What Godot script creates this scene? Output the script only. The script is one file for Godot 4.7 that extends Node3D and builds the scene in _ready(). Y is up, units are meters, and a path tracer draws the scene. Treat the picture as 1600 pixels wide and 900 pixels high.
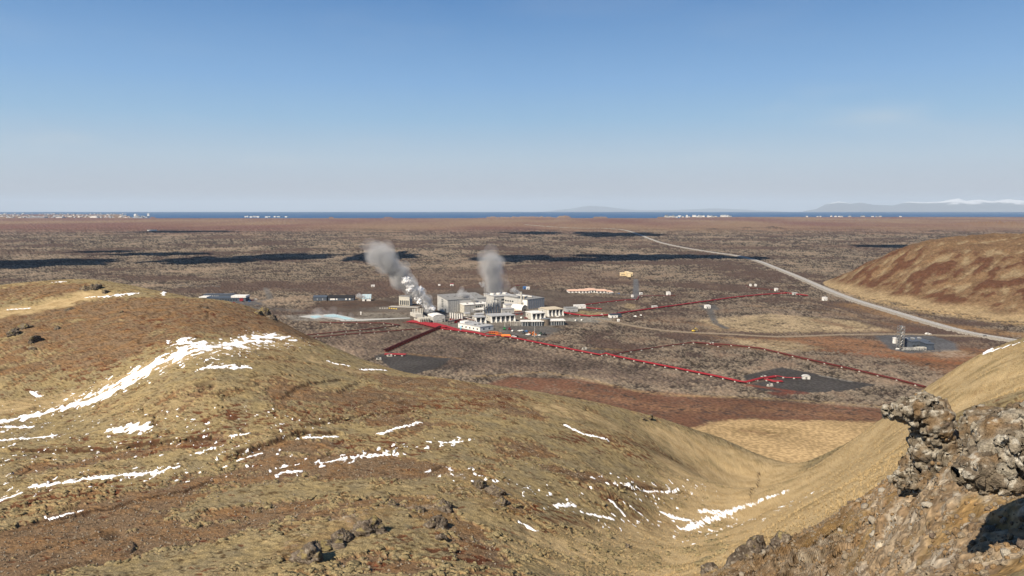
extends Node3D

# ---------------------------------------------------------------- view constants
const FOCAL := 1172.2          # photograph pixels
const PITCH := 0.103673        # 5.94 degrees down
const EYE := 150.0             # metres above the plain
const SUN := Vector3(-0.47, 0.66, 0.58)   # towards the sun

var rng := RandomNumberGenerator.new()
var used := {}
var M := {}

# ---------------------------------------------------------------- small helpers
class MB:
	var v := PackedVector3Array()
	var n := PackedVector3Array()
	var c := PackedColorArray()
	var ix := PackedInt32Array()
	var tint := Color(1, 1, 1)
	var tinted := false
	func quad(a: Vector3, b: Vector3, p: Vector3, d: Vector3) -> void:   # anticlockwise seen from outside
		var nn := (b - a).cross(p - a)
		if nn.length() < 1e-9:
			nn = (p - a).cross(d - a)
		nn = nn.normalized()
		var k := v.size()
		for q in [a, b, p, d]:
			v.append(q); n.append(nn); c.append(tint)
		ix.append_array(PackedInt32Array([k, k + 2, k + 1, k, k + 3, k + 2]))
	func tri(a: Vector3, b: Vector3, p: Vector3) -> void:
		var nn := (b - a).cross(p - a).normalized()
		var k := v.size()
		for q in [a, b, p]:
			v.append(q); n.append(nn); c.append(tint)
		ix.append_array(PackedInt32Array([k, k + 2, k + 1]))
	func box(lo: Vector3, hi: Vector3) -> void:
		var a := lo; var b := hi
		quad(Vector3(a.x, a.y, b.z), Vector3(b.x, a.y, b.z), Vector3(b.x, b.y, b.z), Vector3(a.x, b.y, b.z))
		quad(Vector3(b.x, a.y, a.z), Vector3(a.x, a.y, a.z), Vector3(a.x, b.y, a.z), Vector3(b.x, b.y, a.z))
		quad(Vector3(b.x, a.y, b.z), Vector3(b.x, a.y, a.z), Vector3(b.x, b.y, a.z), Vector3(b.x, b.y, b.z))
		quad(Vector3(a.x, a.y, a.z), Vector3(a.x, a.y, b.z), Vector3(a.x, b.y, b.z), Vector3(a.x, b.y, a.z))
		quad(Vector3(a.x, b.y, b.z), Vector3(b.x, b.y, b.z), Vector3(b.x, b.y, a.z), Vector3(a.x, b.y, a.z))
		quad(Vector3(a.x, a.y, a.z), Vector3(b.x, a.y, a.z), Vector3(b.x, a.y, b.z), Vector3(a.x, a.y, b.z))
	func cyl(a: Vector3, b: Vector3, r0: float, r1: float, m := 10, caps := true) -> void:
		var ax := (b - a).normalized()
		var u := ax.cross(Vector3(0, 0, 1) if absf(ax.z) < 0.9 else Vector3(1, 0, 0)).normalized()
		var w := ax.cross(u)
		for i in m:
			var t0 := TAU * i / m; var t1 := TAU * (i + 1) / m
			var d0 := u * cos(t0) + w * sin(t0); var d1 := u * cos(t1) + w * sin(t1)
			var k := v.size()
			for q in [[a + d0 * r0, d0], [a + d1 * r0, d1], [b + d1 * r1, d1], [b + d0 * r1, d0]]:
				v.append(q[0]); n.append(q[1]); c.append(tint)
			ix.append_array(PackedInt32Array([k, k + 2, k + 1, k, k + 3, k + 2]))
			if caps:
				tri(b, b + d0 * r1, b + d1 * r1)
				tri(a, a + d1 * r0, a + d0 * r0)
	func prism(pts: Array, z0: float, z1: float) -> void:   # convex outline in x,y (anticlockwise), z0 < z1
		var m := pts.size()
		for i in m:
			var p: Vector2 = pts[i]; var q: Vector2 = pts[(i + 1) % m]
			quad(Vector3(p.x, p.y, z1), Vector3(p.x, p.y, z0), Vector3(q.x, q.y, z0), Vector3(q.x, q.y, z1))
		for i in range(1, m - 1):
			tri(Vector3(pts[0].x, pts[0].y, z1), Vector3(pts[i].x, pts[i].y, z1), Vector3(pts[i + 1].x, pts[i + 1].y, z1))
			tri(Vector3(pts[0].x, pts[0].y, z0), Vector3(pts[i + 1].x, pts[i + 1].y, z0), Vector3(pts[i].x, pts[i].y, z0))
	func tube(pts: Array, r: float, m := 8) -> void:
		var rings := []
		for i in pts.size():
			var d: Vector3 = ((pts[mini(i + 1, pts.size() - 1)] - pts[i]).normalized() + (pts[i] - pts[maxi(i - 1, 0)]).normalized())
			d = d.normalized()
			var u := d.cross(Vector3.UP)
			if u.length() < 0.05:
				u = d.cross(Vector3(1, 0, 0))
			u = u.normalized()
			var w := u.cross(d)
			var ring := []
			for k in m:
				var t := TAU * k / m
				ring.append(u * cos(t) + w * sin(t))
			rings.append(ring)
		for i in pts.size() - 1:
			for k in m:
				var k2 := (k + 1) % m
				var q := v.size()
				for e in [[pts[i], rings[i][k]], [pts[i], rings[i][k2]], [pts[i + 1], rings[i + 1][k2]], [pts[i + 1], rings[i + 1][k]]]:
					v.append(e[0] + e[1] * r); n.append(e[1]); c.append(tint)
				ix.append_array(PackedInt32Array([q, q + 1, q + 2, q, q + 2, q + 3]))
	func mesh() -> ArrayMesh:
		var arr := []
		arr.resize(Mesh.ARRAY_MAX)
		arr[Mesh.ARRAY_VERTEX] = v
		arr[Mesh.ARRAY_NORMAL] = n
		if tinted:
			arr[Mesh.ARRAY_COLOR] = c
		arr[Mesh.ARRAY_INDEX] = ix
		var me := ArrayMesh.new()
		me.add_surface_from_arrays(Mesh.PRIMITIVE_TRIANGLES, arr)
		return me

func numbered(called: String) -> String:
	if not used.has(called):
		used[called] = 0
		return called
	used[called] += 1
	return "%s_%03d" % [called, used[called]]

func tag(o: Node, label: String, category: String, group := "") -> Node:
	o.set_meta("label", label); o.set_meta("category", category)
	if group:
		o.set_meta("group", group)
	return o

func thing(called: String, label: String, category: String, at := Vector3.ZERO, turn := 0.0, group := "") -> Node3D:
	var o := Node3D.new()
	o.name = numbered(called)
	add_child(o)
	o.position = at; o.rotation.y = turn
	tag(o, label, category, group)
	return o

func put(called: String, b, m: Material, parent: Node = self) -> MeshInstance3D:
	var o := MeshInstance3D.new()
	o.name = numbered(called) if parent == self else called
	o.mesh = b.mesh() if b is MB else b
	o.material_override = m
	parent.add_child(o, true)
	return o

func struct(called: String, b, m: Material) -> MeshInstance3D:
	var o := put(called, b, m)
	o.set_meta("kind", "structure")
	return o

func dup(o: Node3D, at: Vector3, turn: float, label: String) -> Node3D:
	var r: Node3D = o.duplicate()
	r.name = numbered(str(o.name).rstrip("0123456789").rstrip("_"))
	add_child(r)
	r.position = at; r.rotation.y = turn
	r.set_meta("label", label)
	return r

func bx(lo: Vector3, hi: Vector3) -> MB:
	var b := MB.new(); b.box(lo, hi); return b

func noise(wave: float, octaves := 3, seed_ := 1, kind := FastNoiseLite.TYPE_SIMPLEX_SMOOTH) -> FastNoiseLite:
	var f := FastNoiseLite.new()
	f.seed = seed_; f.frequency = 1.0 / wave; f.noise_type = kind
	f.fractal_type = FastNoiseLite.FRACTAL_FBM if octaves > 1 else FastNoiseLite.FRACTAL_NONE
	f.fractal_octaves = octaves
	return f

func cells(wave: float, seed_ := 1, ret := FastNoiseLite.RETURN_DISTANCE) -> FastNoiseLite:
	var f := FastNoiseLite.new()
	f.seed = seed_; f.frequency = 1.0 / wave; f.noise_type = FastNoiseLite.TYPE_CELLULAR
	f.fractal_type = FastNoiseLite.FRACTAL_NONE
	f.cellular_return_type = ret
	return f

func grain(lo: float, wave: float, octaves := 5, seed_ := 3) -> NoiseTexture2D:
	var t := NoiseTexture2D.new()
	t.width = 512; t.height = 512; t.seamless = true
	t.noise = noise(wave, octaves, seed_)
	var g := Gradient.new()
	g.set_color(0, Color(lo, lo, lo)); g.set_color(1, Color(1, 1, 1))
	g.set_offset(0, 0.25); g.set_offset(1, 0.75)
	t.color_ramp = g
	return t

func bumps(wave: float, octaves := 5, seed_ := 4) -> NoiseTexture2D:
	var t := NoiseTexture2D.new()
	t.width = 512; t.height = 512; t.seamless = true
	t.noise = noise(wave, octaves, seed_)
	return t

func mat(col: Color, rough := 0.8, metal := 0.0, grainy: Texture2D = null, scale := 0.1) -> StandardMaterial3D:
	var m := StandardMaterial3D.new()
	m.albedo_color = col.linear_to_srgb()
	m.roughness = rough; m.metallic = metal
	m.metallic_specular = 0.3
	if grainy:
		m.albedo_texture = grainy
		m.uv1_triplanar = true; m.uv1_world_triplanar = true
		m.uv1_scale = Vector3.ONE * scale
	return m

func ground_mat(tex: Texture2D, bump: Texture2D, scale: float, bump_cm: float, rough := 0.95) -> StandardMaterial3D:
	var m := mat(Color(1, 1, 1), rough, 0.0, tex, scale)
	m.vertex_color_use_as_albedo = true
	m.metallic_specular = 0.12
	if bump:
		m.heightmap_enabled = true; m.heightmap_texture = bump; m.heightmap_scale = bump_cm
	return m

# slope (downwards, per metre of depth) and lateral ratio of the line of sight through a point of the photograph
func sa(px: float, py: float) -> Vector2:
	var yc := (450.0 - py) / FOCAL
	var xc := (px - 800.0) / FOCAL
	var d := cos(PITCH) + yc * sin(PITCH)
	return Vector2((sin(PITCH) - yc * cos(PITCH)) / d, xc / d)

func at_depth(px: float, py: float, d: float) -> Vector3:
	var q := sa(px, py)
	return Vector3(q.y * d, EYE - q.x * d, -d)

func P(px: float, py: float, y := 0.0) -> Vector3:   # the point of the plain seen there
	var q := sa(px, py)
	var d := (EYE - y) / q.x
	return Vector3(q.y * d, y, -d)

static func ss(a: float, b: float, t: float) -> float:
	return smoothstep(a, b, t)

# ---------------------------------------------------------------- smooth relief from heights known at some places
class Relief:
	var pu := PackedFloat32Array()
	var pv := PackedFloat32Array()
	var ph := PackedFloat32Array()
	var w := PackedFloat64Array()
	var a0 := -1.0
	var a1 := 1.0
	var l0 := 1.6
	var l1 := 6.7
	var na := 201
	var nl := 280
	var rows := []
	func add(a: float, d: float, h: float) -> void:
		pu.append(a); pv.append(log(d)); ph.append(h)
	static func kern(r2: float) -> float:
		return 0.5 * r2 * log(r2 + 1e-9)
	func solve(lam: float) -> void:
		var n := pu.size()
		var m := n + 3
		var A := []
		for i in n:
			var r := PackedFloat64Array(); r.resize(m + 1)
			for j in n:
				var du := pu[i] - pu[j]; var dv := pv[i] - pv[j]
				r[j] = kern(du * du + dv * dv)
			r[i] += lam
			r[n] = 1; r[n + 1] = pu[i]; r[n + 2] = pv[i]; r[m] = ph[i]
			A.append(r)
		for k in 3:
			var r := PackedFloat64Array(); r.resize(m + 1)
			for j in n:
				r[j] = 1.0 if k == 0 else (pu[j] if k == 1 else pv[j])
			A.append(r)
		for k in m:
			var best := k
			for i in range(k + 1, m):
				if absf(A[i][k]) > absf(A[best][k]):
					best = i
			var tmp = A[k]; A[k] = A[best]; A[best] = tmp
			var pk: PackedFloat64Array = A[k]
			for i in range(k + 1, m):
				var ri: PackedFloat64Array = A[i]
				var f := ri[k] / pk[k]
				if f != 0.0:
					for j in range(k, m + 1):
						ri[j] -= f * pk[j]
					A[i] = ri
		w.resize(m)
		for k in range(m - 1, -1, -1):
			var rk: PackedFloat64Array = A[k]
			var s := rk[m]
			for j in range(k + 1, m):
				s -= rk[j] * w[j]
			w[k] = s / rk[k]
		rows.resize(nl)
		var task := WorkerThreadPool.add_group_task(fill_row, nl)
		WorkerThreadPool.wait_for_group_task_completion(task)
	func fill_row(r: int) -> void:
		var out := PackedFloat32Array(); out.resize(na)
		var n := pu.size()
		var lv := lerpf(l0, l1, float(r) / (nl - 1))
		for c in na:
			var a := lerpf(a0, a1, float(c) / (na - 1))
			var s := w[n] + w[n + 1] * a + w[n + 2] * lv
			for j in n:
				var du := a - pu[j]; var dv := lv - pv[j]
				var r2 := du * du + dv * dv + 1e-9
				s += w[j] * 0.5 * r2 * log(r2)
			out[c] = s
		rows[r] = out
	func h(a: float, d: float) -> float:
		var fa := clampf((a - a0) / (a1 - a0), 0.0, 0.9999) * (na - 1)
		var fl := clampf((log(d) - l0) / (l1 - l0), 0.0, 0.9999) * (nl - 1)
		var ia := int(fa); var il := int(fl)
		var r0: PackedFloat32Array = rows[il]; var r1: PackedFloat32Array = rows[il + 1]
		fa -= ia; fl -= il
		return lerpf(lerpf(r0[ia], r0[ia + 1], fa), lerpf(r1[ia], r1[ia + 1], fa), fl)

# grid of rows (PackedVector3Array) and colours -> mesh with smooth normals; row index grows away from the eye, column to the right
func grid_mesh(vr: Array, cr: Array) -> ArrayMesh:
	var nr := vr.size()
	var nc: int = vr[0].size()
	var nrm_rows := []
	nrm_rows.resize(nr)
	var work := func(i: int):
		var out := PackedVector3Array(); out.resize(nc)
		var up: PackedVector3Array = vr[mini(i + 1, nr - 1)]
		var dn: PackedVector3Array = vr[maxi(i - 1, 0)]
		var me: PackedVector3Array = vr[i]
		for j in nc:
			var du := me[mini(j + 1, nc - 1)] - me[maxi(j - 1, 0)]
			var dv := up[j] - dn[j]
			out[j] = du.cross(dv).normalized()
		nrm_rows[i] = out
	var task := WorkerThreadPool.add_group_task(work, nr)
	WorkerThreadPool.wait_for_group_task_completion(task)
	var v := PackedVector3Array(); var n := PackedVector3Array(); var c := PackedColorArray()
	for i in nr:
		v.append_array(vr[i]); n.append_array(nrm_rows[i]); c.append_array(cr[i])
	var ix := PackedInt32Array(); ix.resize((nr - 1) * (nc - 1) * 6)
	var q := 0
	for i in nr - 1:
		for j in nc - 1:
			var k := i * nc + j
			ix[q] = k; ix[q + 1] = k + nc; ix[q + 2] = k + 1
			ix[q + 3] = k + 1; ix[q + 4] = k + nc; ix[q + 5] = k + nc + 1
			q += 6
	var arr := []; arr.resize(Mesh.ARRAY_MAX)
	arr[Mesh.ARRAY_VERTEX] = v; arr[Mesh.ARRAY_NORMAL] = n; arr[Mesh.ARRAY_COLOR] = c; arr[Mesh.ARRAY_INDEX] = ix
	var m := ArrayMesh.new()
	m.add_surface_from_arrays(Mesh.PRIMITIVE_TRIANGLES, arr)
	return m

# ================================================================ _ready
func _ready() -> void:
	rng.seed = 7
	var cam := Camera3D.new()
	cam.name = "camera"
	add_child(cam)
	cam.position = Vector3(0, EYE, 0)
	cam.rotation = Vector3(-PITCH, 0, 0)
	cam.fov = 42.0
	cam.near = 0.5
	cam.far = 200000.0
	cam.current = true

	var we := WorldEnvironment.new()
	we.name = "environment"
	var env := Environment.new()
	env.background_mode = Environment.BG_SKY
	env.sky = Sky.new()
	env.sky.sky_material = make_sky()
	env.background_energy_multiplier = 1.0
	env.tonemap_mode = Environment.TONE_MAPPER_LINEAR
	env.tonemap_exposure = 1.8
	env.sdfgi_enabled = true; env.ssao_enabled = true; env.ssil_enabled = true
	env.volumetric_fog_enabled = true
	env.volumetric_fog_density = 0.0
	env.fog_enabled = true
	env.fog_density = 0.0000118
	env.fog_light_color = Color(0.86, 0.93, 1.0)
	we.environment = env
	add_child(we)

	var sun := DirectionalLight3D.new()
	sun.name = "sun"
	add_child(sun)
	sun.look_at_from_position(SUN.normalized() * 10.0, Vector3.ZERO)
	sun.light_energy = 1.55
	sun.light_color = Color(1.0, 0.945, 0.86)
	sun.light_angular_distance = 0.5
	sun.shadow_enabled = true

	make_materials()
	make_hill_relief()
	build_hill()
	build_plain()
	build_far_hill()
	build_sea_and_mountains()
	build_roads()
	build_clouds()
	build_power_plant()
	build_spa_and_ponds()
	build_outlying_buildings()
	build_synthesis_plant()
	build_pipelines()
	build_machines()
	build_towns()
	build_boulders()
	build_outcrops()
	build_stones()
	build_tufts()
	build_snow()
	build_steam()

# ---------------------------------------------------------------- sky
func make_sky() -> PanoramaSkyMaterial:
	var w := 1024; var h := 512
	var data := PackedFloat32Array(); data.resize(w * h * 3)
	# elevation in degrees -> linear colour
	var keys := [[-90.0, Vector3(0.22, 0.23, 0.25)], [-0.5, Vector3(0.24, 0.26, 0.28)], [0.0, Vector3(0.26, 0.28, 0.31)], [1.35, Vector3(0.29, 0.312, 0.345)], [3.7, Vector3(0.262, 0.328, 0.388)],
		[6.6, Vector3(0.176, 0.284, 0.400)], [9.3, Vector3(0.130, 0.240, 0.396)], [15.0, Vector3(0.062, 0.150, 0.308)], [30.0, Vector3(0.038, 0.098, 0.225)], [90.0, Vector3(0.024, 0.062, 0.162)]]
	var f := noise(0.35, 5, 21)
	var f2 := noise(0.9, 3, 33)
	for r in h:
		var el := 90.0 - (r + 0.5) / h * 180.0
		var col: Vector3 = keys[-1][1]
		for k in keys.size() - 1:
			if el <= keys[k + 1][0]:
				var t: float = (el - keys[k][0]) / (keys[k + 1][0] - keys[k][0])
				col = keys[k][1].lerp(keys[k + 1][1], clampf(t, 0, 1))
				break
		var y := sin(deg_to_rad(el)); var ce := cos(deg_to_rad(el))
		for q in w:
			var c := col
			if el > 0.3 and el < 60.0:
				var az := (q + 0.5) / w * TAU
				var p := Vector3(cos(az) * ce, y * 7.0, sin(az) * ce)
				var veil := ss(0.05, 0.65, f.get_noise_3d(p.x, p.y, p.z) * 0.75 + f2.get_noise_3d(p.x, p.y * 0.5, p.z) * 0.55)
				veil *= ss(0.3, 3.0, el) * (1.0 - ss(6.0, 10.0, el) * 0.9)
				c = c.lerp(Vector3(0.33, 0.36, 0.385), veil * 0.62)
			var o := (r * w + q) * 3
			data[o] = c.x; data[o + 1] = c.y; data[o + 2] = c.z
	var im := Image.create_from_data(w, h, false, Image.FORMAT_RGBF, data.to_byte_array())
	var m := PanoramaSkyMaterial.new()
	m.panorama = ImageTexture.create_from_image(im)
	return m

# ---------------------------------------------------------------- materials
func make_materials() -> void:
	var g1 := grain(0.80, 40.0, 5, 3)
	var g2 := grain(0.70, 22.0, 5, 9)
	var b1 := bumps(18.0, 5, 5)
	M.hill = ground_mat(g2, b1, 0.16, 7.0)
	M.plain = ground_mat(g1, null, 0.02, 0.0)
	M.rock = ground_mat(g2, b1, 0.9, 3.0, 0.9)
	M.boulder = ground_mat(g2, b1, 0.35, 8.0, 0.9)
	M.snow = mat(Color(0.88, 0.88, 0.89), 0.6, 0.0, grain(0.94, 40.0, 3, 12), 0.3)
	M.snow.metallic_specular = 0.25
	var soft := grain(0.88, 60.0, 4, 15)
	var streak := grain(0.72, 30.0, 5, 16)
	M.white = mat(Color(0.68, 0.665, 0.635), 0.7, 0, soft, 0.03)
	M.offwhite = mat(Color(0.56, 0.54, 0.49), 0.75, 0, streak, 0.05)
	M.beige = mat(Color(0.46, 0.44, 0.385), 0.75, 0, soft, 0.04)
	M.clad = mat(Color(0.43, 0.425, 0.41), 0.6, 0, soft, 0.03)
	M.greyroof = mat(Color(0.25, 0.25, 0.245), 0.7, 0, streak, 0.03)
	M.lightroof = mat(Color(0.35, 0.355, 0.36), 0.65, 0, soft, 0.04)
	M.tanroof = mat(Color(0.50, 0.43, 0.32), 0.75, 0, soft, 0.04)
	M.dark = mat(Color(0.035, 0.04, 0.048), 0.5)
	M.glass = mat(Color(0.03, 0.04, 0.05), 0.15)
	M.darkblue = mat(Color(0.06, 0.075, 0.10), 0.55, 0, soft, 0.05)
	M.slate = mat(Color(0.075, 0.09, 0.115), 0.6, 0, soft, 0.05)
	M.brown = mat(Color(0.20, 0.165, 0.13), 0.85, 0, streak, 0.05)
	M.silver = mat(Color(0.54, 0.53, 0.50), 0.5, 0.0, soft, 0.1)
	M.steel = mat(Color(0.24, 0.24, 0.235), 0.5, 0.3, streak, 0.1)
	M.red = mat(Color(0.23, 0.020, 0.027), 0.55, 0, soft, 0.06)
	M.darkred = mat(Color(0.115, 0.024, 0.022), 0.7, 0, streak, 0.06)
	M.concrete = mat(Color(0.44, 0.42, 0.38), 0.85, 0, streak, 0.06)
	M.salmon = mat(Color(0.56, 0.37, 0.28), 0.8, 0, soft, 0.05)
	M.yellow = mat(Color(0.62, 0.44, 0.06), 0.6)
	M.cream = mat(Color(0.68, 0.55, 0.34), 0.8, 0, soft, 0.05)
	M.orange = mat(Color(0.60, 0.17, 0.03), 0.6)
	M.green = mat(Color(0.04, 0.28, 0.07), 0.6)
	M.blue = mat(Color(0.05, 0.13, 0.30), 0.6)
	M.lightblue = mat(Color(0.30, 0.50, 0.62), 0.6)
	M.black = mat(Color(0.02, 0.02, 0.022), 0.6)
	M.road = mat(Color(0.40, 0.385, 0.36), 0.9, 0, streak, 0.02)
	M.verge = mat(Color(0.29, 0.26, 0.22), 0.95, 0, streak, 0.03)
	M.track = mat(Color(0.25, 0.20, 0.145), 0.95, 0, streak, 0.03)
	M.pad = mat(Color(0.105, 0.098, 0.092), 0.95, 0, streak, 0.02)
	M.asphalt = mat(Color(0.13, 0.13, 0.13), 0.9, 0, streak, 0.02)
	M.silica = mat(Color(0.40, 0.40, 0.38), 0.8, 0, soft, 0.05)
	M.pond = mat(Color(0.36, 0.50, 0.50), 0.25)
	M.sea = mat(Color(0.020, 0.075, 0.175), 0.9)
	M.sea.metallic_specular = 0.08
	M.steam = mat(Color(0.93, 0.93, 0.93), 1.0)
	M.steam.metallic_specular = 0.0
	M.steam.backlight_enabled = true
	M.steam.backlight = Color(0.5, 0.5, 0.5)
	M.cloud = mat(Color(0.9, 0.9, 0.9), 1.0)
	M.rust = mat(Color(0.16, 0.07, 0.04), 0.8)

# ---------------------------------------------------------------- the hillside's relief
var hill := Relief.new()

func make_hill_relief() -> void:
	# points of the slope: place in view and depth
	var seen := [
		[-250,900,85],[-250,800,120],[-250,700,165],[-250,600,235],[-250,500,310],[-250,450,370],
		[0,900,82],[0,800,115],[0,720,150],[0,660,190],[0,600,225],[0,520,275],[0,470,330],[0,446,370],
		[150,900,80],[150,800,112],[150,700,155],[150,640,195],[150,600,220],[150,540,255],[150,480,310],[150,438,370],
		[300,900,78],[300,800,108],[300,720,140],[300,660,165],[300,600,190],[300,560,215],[300,520,260],[300,467,350],
		[410,900,76],[410,850,90],[410,760,122],[410,680,155],[410,600,195],[410,530,270],[410,487,335],
		[460,516,310],[530,900,74],[530,830,93],[530,760,120],[530,680,160],[530,600,215],[530,547,290],
		[600,578,270],[690,900,74],[690,830,94],[690,760,122],[690,690,160],[690,640,195],[690,592,265],
		[850,900,82],[850,810,112],[850,740,145],[850,670,190],[850,616,250],
		[950,900,95],[950,850,112],[950,770,145],[950,700,190],[950,635,262],
		[1050,900,95],[1050,860,118],[1050,830,140],[1050,780,163],[1050,720,205],[1050,663,270],
		[1150,895,50],[1150,860,105],[1150,820,150],[1150,775,215],[1150,740,245],[1150,695,290],
		[1200,900,42],[1200,830,70],[1200,800,130],[1200,770,210],[1200,735,310],[1200,718,330],
		[1260,900,38],[1260,850,52],[1260,800,85],[1260,770,150],[1260,728,270],
		[1320,900,34],[1320,800,55],[1320,760,85],[1320,730,150],[1320,695,240],
		[1390,900,28],[1390,820,36],[1390,760,48],[1390,720,80],[1390,690,130],[1390,652,210],
		[1450,900,22],[1450,800,28],[1450,740,34],[1450,700,70],[1450,640,140],[1450,608,190],
		[1520,900,18],[1520,800,24],[1520,700,32],[1520,640,90],[1520,600,130],[1520,562,170],
		[1600,900,15],[1600,800,21],[1600,720,30],[1600,650,70],[1600,600,110],[1600,536,160],
		[1750,820,18],[1750,600,80],[1750,500,150]]
	for p in seen:
		var q := at_depth(p[0], p[1], p[2])
		hill.add(q.x / p[2], p[2], q.y)
	# the far side and the ground under the eye: column in view, depth, height
	var hidden := [
		[-250,450,92],[-250,560,45],[-250,690,-15],[0,450,90],[0,560,42],[0,690,-15],[150,450,92],[150,560,42],[150,690,-15],[300,430,82],[300,540,36],[300,670,-15],
		[410,410,78],[410,520,32],[410,640,-15],[530,360,70],[530,470,22],[530,570,-14],[690,330,64],[690,430,20],[690,540,-14],[850,315,60],[850,410,18],[850,500,-12],
		[950,325,54],[950,400,18],[950,470,-10],[1050,330,44],[1050,390,15],[1050,450,-9],[1150,345,34],[1150,395,12],[1150,450,-8],[1200,390,12],[1200,450,-8],
		[1260,340,28],[1260,430,-8],[1320,310,34],[1320,425,-8],[1390,300,40],[1390,430,-8],[1450,290,52],[1450,430,-8],[1520,280,60],[1520,440,-8],[1600,270,70],[1600,450,-8],[1750,270,80],[1750,480,-8],
		[-250,45,118],[0,45,120],[300,40,124],[600,40,126],[850,40,127],[1050,40,127],[0,12,139],[400,12,141],[800,12,142],[1100,12,143],[1400,9,144.5],[1600,7,145.5],[1750,8,146.5],[1200,22,135],[1000,60,117]]
	for p in hidden:
		var q := sa(p[0], 600)
		hill.add(q.y, p[1], p[2])
	hill.solve(0.0004)

func hit(px: float, py: float, d0 := 8.0) -> Vector3:   # where that line of sight meets the hillside (or the plain)
	var q := sa(px, py)
	var d := d0
	while d < 640.0:
		if hill.h(q.y, d) >= EYE - q.x * d:
			break
		d *= 1.006
	var lo := d / 1.006
	for i in 8:
		var mid := (lo + d) * 0.5
		if hill.h(q.y, mid) >= EYE - q.x * mid:
			d = mid
		else:
			lo = mid
	return Vector3(q.y * d, EYE - q.x * d, -d)

# ---------------------------------------------------------------- ground cover of the hillside, on a coarse map: gravel, heath, dry grass, rock
const CA := 220
const CL := 200
var cover := PackedColorArray()

func spread_cover(kind: int, pts: Array, width: float, amount := 1.0) -> void:
	var w := []
	for p in pts:
		var h := hit(p[0], p[1])
		w.append(Vector2(h.x, -h.z))
	if w.size() == 1:
		w.append(w[0] + Vector2(0.01, 0))
	var alo := 1e9; var ahi := -1e9; var dlo := 1e9; var dhi := -1e9
	for p in w:
		dlo = minf(dlo, p.y - width * 1.6); dhi = maxf(dhi, p.y + width * 1.6)
		for sx in [-1.6, 1.6]:
			for sd in [-1.6, 1.6]:
				var e: float = (p.x + sx * width) / maxf(p.y + sd * width, 4.0)
				alo = minf(alo, e); ahi = maxf(ahi, e)
	for r in CL:
		var d := exp(lerpf(hill.l0, hill.l1, float(r) / (CL - 1)))
		if d < dlo or d > dhi:
			continue
		for q in range(clampi(int((alo + 1.0) * 0.5 * (CA - 1)), 0, CA - 1), clampi(int((ahi + 1.0) * 0.5 * (CA - 1)) + 2, 0, CA)):
			var a := lerpf(-1.0, 1.0, float(q) / (CA - 1))
			var p := Vector2(a * d, d)
			var best := 1e9
			for k in w.size() - 1:
				best = minf(best, p.distance_squared_to(Geometry2D.get_closest_point_to_segment(p, w[k], w[k + 1])))
			if best > width * width * 2.25:
				continue
			var f := (1.0 - ss(0.5, 1.5, sqrt(best) / width)) * amount
			var i := r * CA + q
			var c := cover[i]
			if f < 0.0:
				c[kind] += f
			else:
				c[kind] = maxf(c[kind], f)
			cover[i] = c

func cover_at(a: float, d: float) -> Color:
	var fa := clampf((a + 1.0) * 0.5, 0.0, 0.9999) * (CA - 1)
	var fl := clampf((log(d) - hill.l0) / (hill.l1 - hill.l0), 0.0, 0.9999) * (CL - 1)
	var ia := int(fa); var il := int(fl)
	fa -= ia; fl -= il
	var k := il * CA + ia
	return cover[k].lerp(cover[k + 1], fa).lerp(cover[k + CA].lerp(cover[k + CA + 1], fa), fl)

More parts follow.
